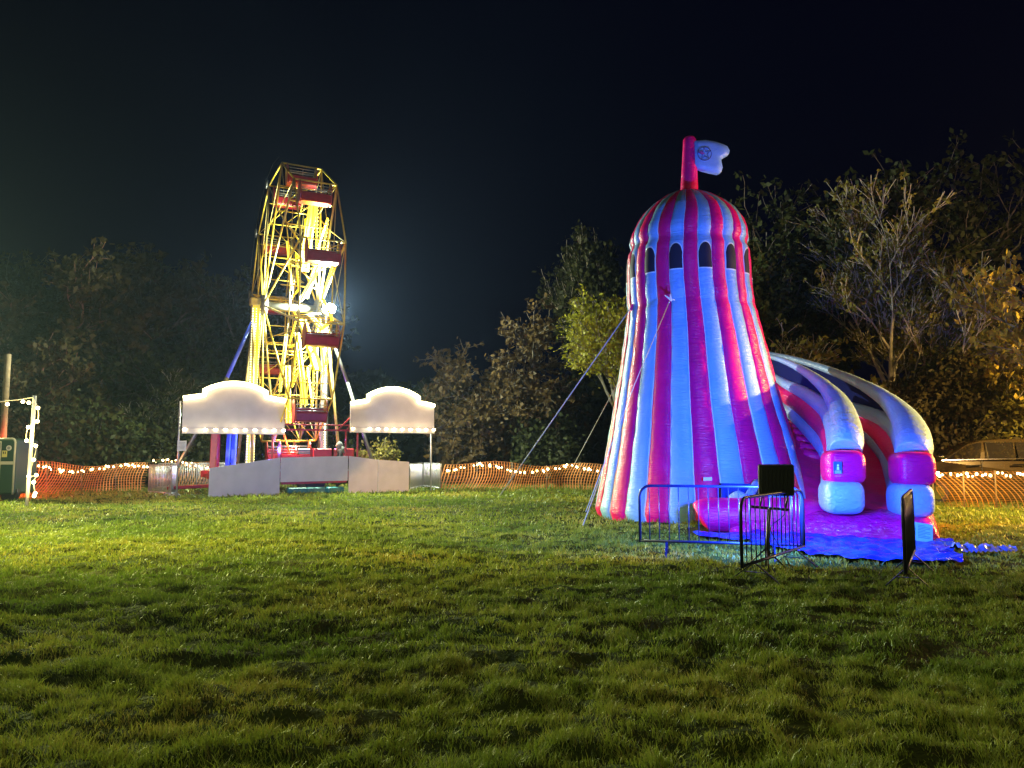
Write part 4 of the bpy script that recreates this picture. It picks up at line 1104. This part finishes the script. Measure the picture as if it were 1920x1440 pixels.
def tree(name, seed, base, height, label, cat, lm, bark, group=None, spread=1.0, tr=.2, nleaf=9000, lsize=.13, levels=4, kids=4, up=.55, lean=(0, 0), first=.25, lsig=1.0, droop=0.0, minr=.012, scale_xy=1.0, fit=True, keep=1.0, vis=None):
    base = Vector(base); segs, tips = branch_tree(seed, (0, 0, 0), height, spread, tr, levels, kids, up, first, lean)
    mz = max(t[0].z for t in tips); k = height / mz if fit else 1
    def T(p): return V(p.x * k * scale_xy, p.y * k * scale_xy, p.z * k) + base
    root = empty(name, base, 0, label, cat, group)
    mb = MB()
    for pts, r0, r1, lv in segs:
        n = len(pts); mb.tube([T(p) for p in pts], [max(minr, lerp(r0, r1, i / (n - 1))) for i in range(n)], 7 if lv < 2 else 4, cap=False)
    mb.build('trunk', bark, root)
    if keep < 1: R = random.Random(seed + 1); tips = [t for t in tips if R.random() < keep]
    v = leaves_mesh([T(t[0]) for t in tips], [t[1] * k * .42 * lsig for t in tips], nleaf, lsize, seed + 5, droop=droop)
    v = v[(v[:, :, 2].min(axis=1) > .1)]
    n = len(v); o = np_mesh('crown', v.reshape(-1, 3) - np.array(base), np.arange(n * 4), np.full(n, 4), [lm]); o.parent = root
    return root
LO = leafmat('olive_leaves', (.075, .06, .02), (.045, .033, .012)); LB_ = leafmat('brown_autumn_leaves', (.095, .06, .02), (.055, .035, .012)); LYG = leafmat('yellow_green_leaves', (.40, .42, .05), (.24, .28, .03))
LG = leafmat('dull_green_leaves', (.06, .075, .02), (.035, .045, .014)); LGold = leafmat('gold_leaves', (.26, .22, .035), (.12, .11, .02)); LDK = leafmat('dark_green_leaves', (.04, .05, .015), (.025, .03, .01)); LP = leafmat('pale_long_leaves', (.36, .25, .03), (.16, .12, .02))
LBR = leafmat('birch_leaves', (.045, .05, .014), (.03, .033, .01))
GTL = 'dark trees behind the left of the ride'
def gb(px, Y): return gpt(px, Y)
def hgt(py, Y): return at(960, py, Y).z
tree('broadleaf_tree', 21, gb(80, 36), hgt(455, 36), 'leafy tree with a forked reddish trunk behind the light pole', 'tree', LO, BARKR, GTL, 1.15, .26, 16000, .16, lean=(-.25, 0), up=.4, scale_xy=1.0)
tree('broadleaf_tree', 22, gb(215, 42), hgt(450, 42), 'tall rounded dark tree above the left netting, second from the left', 'tree', LO, BARK, GTL, 1.1, .28, 15000, .18)
tree('broadleaf_tree', 27, gb(330, 44), hgt(492, 44), 'grey branching tree right above the wide left sign board', 'tree', LG, BARK, GTL, 1.1, .25, 10000, .17)
tree('broadleaf_tree', 24, gb(430, 47), hgt(520, 47), 'dim tree just left of the wheel, the farthest of the left group', 'tree', LDK, BARK, GTL, 1.1, .25, 11000, .18)
tree('broadleaf_tree', 25, gb(-60, 40), hgt(430, 40), 'dark tree cut by the left edge behind the timber mast', 'tree', LO, BARK, GTL, 1.1, .28, 12000, .18)
tree('young_tree', 31, gb(250, 38), hgt(690, 38), 'thin trunked sapling thicket under the grey branching tree', 'tree', LG, BARKP, None, .8, .08, 5000, .14, lean=(.1, 0), kids=5)
def bush(seed, px, Y, topy, wpx, label, lm, n=7000, ls=.12, group=None, z0=0.0, name='bush', flat=.7, sparse=1.0):
    R = random.Random(seed); b_ = gb(px, Y); h_ = hgt(topy, Y); W = wpx / F * Y / 2
    root = empty(name, b_, 0, label, 'bush', group); cs = []; sg = []
    mb = MB()
    for i in range(26):
        a = R.uniform(0, 2 * PI); rr = W * math.sqrt(R.random()) * .9; zt2 = z0 + (h_ - z0) * R.uniform(.35, .93) * (1 - .45 * (rr / W) ** 2)
        c = V(b_.x + rr * math.cos(a), b_.y + rr * math.sin(a) * .7, zt2); cs.append(c); sg.append(R.uniform(.14, .3) * min(W, h_) * sparse)
        mid = V(b_.x + rr * .5 * math.cos(a), b_.y + rr * .3 * math.sin(a), zt2 * .5)
        mb.tube([V(b_.x + rr * .2 * math.cos(a), b_.y, 0), mid, c, c + V(R.uniform(-.3, .3), 0, .3)], [.035, .022, .014, .006], 4, cap=False)
        if zt2 > 1.2: cs.append(V(c.x, c.y, zt2 * .45)); sg.append(sg[-1])
    mb.build('stems', BARK, root)
    v = leaves_mesh(cs, sg, n, ls, seed + 3); v = v[(v[:, :, 2].min(axis=1) > .03)]; k = len(v)
    o = np_mesh('foliage', v.reshape(-1, 3) - np.array(b_), np.arange(k * 4), np.full(k, 4), [lm]); o.parent = root
    return root
GB = 'undergrowth below the left trees'
for i, (px, Y, ty, wp_, lb) in enumerate(((20, 33, 745, 170, 'low dark bush behind the cabinet trailer'), (165, 34, 742, 190, 'bush with pale twigs right of the light pole'), (300, 36, 770, 170, 'dark bush left of the wide sign board'),
                                     (430, 40, 760, 180, 'dark bush behind the left sign board'), (585, 40, 770, 180, 'dim bush behind the middle of the ride'))):
    bush(40 + i, px, Y, ty, wp_, lb, (LO, LG, LDK, LDK, LG)[i], 6000, .13, GB)
bush(47, 715, 36.5, 815, 75, 'bright lit bush seen below the right sign board', MATS['yellowing_leaves'] if 'yellowing_leaves' in MATS else LGold, 3500, .08)
# centre group
tree('autumn_tree', 33, gb(955, 41), hgt(588, 41), 'rounded brown autumn tree between the ride and the tower', 'tree', LB_, BARK, None, 1.25, .16, 15000, .14, kids=5, first=.05, up=.35, scale_xy=1.12)
tree('birch_tree', 35, gb(1172, 44), hgt(418, 44), 'tall drooping birch behind the brown autumn tree', 'tree', LBR, BARKP, None, .5, .2, 17000, .15, kids=5, up=.2, droop=1.2, first=.12, lsig=1.0, scale_xy=.42)
tree('maple_tree', 36, gb(1212, 29), hgt(525, 29), 'yellow green leafy tree beside the left edge of the striped tower', 'tree', leafmat('yellowing_leaves', (.34, .30, .02), (.18, .19, .012)), BARK, None, 1.0, .14, 17000, .085, first=.15, lsig=1.2, kids=5)
bush(48, 1040, 38, 745, 140, 'dark undergrowth below the tall birch', LDK, 6000, .13)
bush(49, 880, 40, 800, 90, 'low brown bush by the faint house', LB_, 3000, .12)
# right group
tree('bare_tree', 51, gb(1655, 29), hgt(312, 29), 'half bare tree with many pale upright limbs above the slide', 'tree', LGold, BARKP, None, .78, .17, 17000, .09, levels=5, kids=4, up=.75, first=.1, keep=.7, lsig=.8, minr=.014)
tree('broadleaf_tree', 52, gb(1480, 33), hgt(440, 33), 'dark leafy tree right behind the top of the tower', 'tree', LG, BARK, None, 1.0, .2, 15000, .14)
tree('broadleaf_tree', 53, gb(1560, 36), hgt(345, 36), 'tall dark green tree behind the half bare one', 'tree', LDK, BARK, None, 1.0, .22, 12000, .15)
tree('broadleaf_tree', 54, gb(1810, 42), hgt(300, 42), 'very dark tall tree fading into the night at top right', 'tree', LDK, BARK, None, 1.1, .3, 13000, .17)
tree('chestnut_tree', 55, gb(2040, 19.5), hgt(330, 19.5), 'tree with long pale leaves cut by the right edge', 'tree', LP, BARK, None, 1.0, .16, 5200, .12, first=.35, droop=1.5, lsig=.7)
tree('hazel_tree', 56, gb(1520, 27), hgt(600, 27), 'brown gold shrubby tree just behind the slide top', 'tree', LGold, BARKP, None, 1.2, .10, 4500, .11, first=.1, kids=5)
GR = 'lit undergrowth on the right'
for i, (px, Y, ty, wp_, n_, lb) in enumerate(((1545, 25.5, 725, 150, 6000, 'gold brown bush directly behind the upper slide wall'), (1660, 26.5, 690, 190, 9000, 'dark leafy bush behind the bend of the slide'), (1770, 27, 640, 200, 10000, 'large bush with glinting leaves behind the car bonnet'),
                                     (1880, 27, 600, 210, 11000, 'tall golden bush behind the car roof'), (1960, 26.5, 640, 160, 7000, 'golden bush cut by the right edge'), (1800, 28.5, 560, 170, 7000, 'dim shrub rising between the pale limbs and the right edge'))):
    bush(60 + i, px, Y, ty, wp_, lb, (LGold, LO, LO, LGold, LGold, LG)[i], int(n_ * 1.3), .10, GR)
# far wood as a mass
v = []
g_ = np.random.default_rng(5); n = 60000; xs = g_.uniform(-75, 75, n); top_h = 5 + 4.5 * vnoise(xs * .12 + 30, xs * 0 + 3) + 2 * vnoise(xs * .5 + 30, xs * 0 + 9)
zz = g_.random(n) * top_h; ys = 58 + g_.uniform(-3, 3, n)
d = g_.normal(0, 1, (n, 3)); d /= np.linalg.norm(d, axis=1)[:, None]; e = np.cross(d, g_.normal(0, 1, (n, 3))); e /= np.linalg.norm(e, axis=1)[:, None]
p = np.stack([xs, ys, zz], -1); s = .42; vv = np.stack([p - d * s, p + e * s * .6, p + d * s, p - e * s * .6], 1)
o = np_mesh('distant_wood', vv.reshape(-1, 3), np.arange(n * 4), np.full(n, 4), [LDK]); tag(o, 'far dark wood closing the field', 'wood', kind='stuff')

# ================================================================== GRASS + HAZE
grass_field([(2.6, 6, 6200, .0052, .047), (6, 10, 2700, .009, .048), (10, 17, 900, .015, .052), (17, 27, 280, .028, .062), (27, 38, 100, .05, .085)])
mb = MB(); mb.box((0, 45, 14), (190, 180, 34)); hz = mb.build('haze', bpy.data.materials.new('haze')); hm = hz.data.materials[0]
hm.use_nodes = True; N = hm.node_tree.nodes; N.remove(N['Principled BSDF']); pv = N.new('ShaderNodeVolumePrincipled')
pv.inputs['Color'].default_value = (.38, .55, 1, 1); pv.inputs['Density'].default_value = .0004; pv.inputs['Anisotropy'].default_value = .65
hm.node_tree.links.new(pv.outputs[0], N['Material Output'].inputs['Volume'])
tag(hz, 'thin night mist in the air', 'mist', kind='stuff')
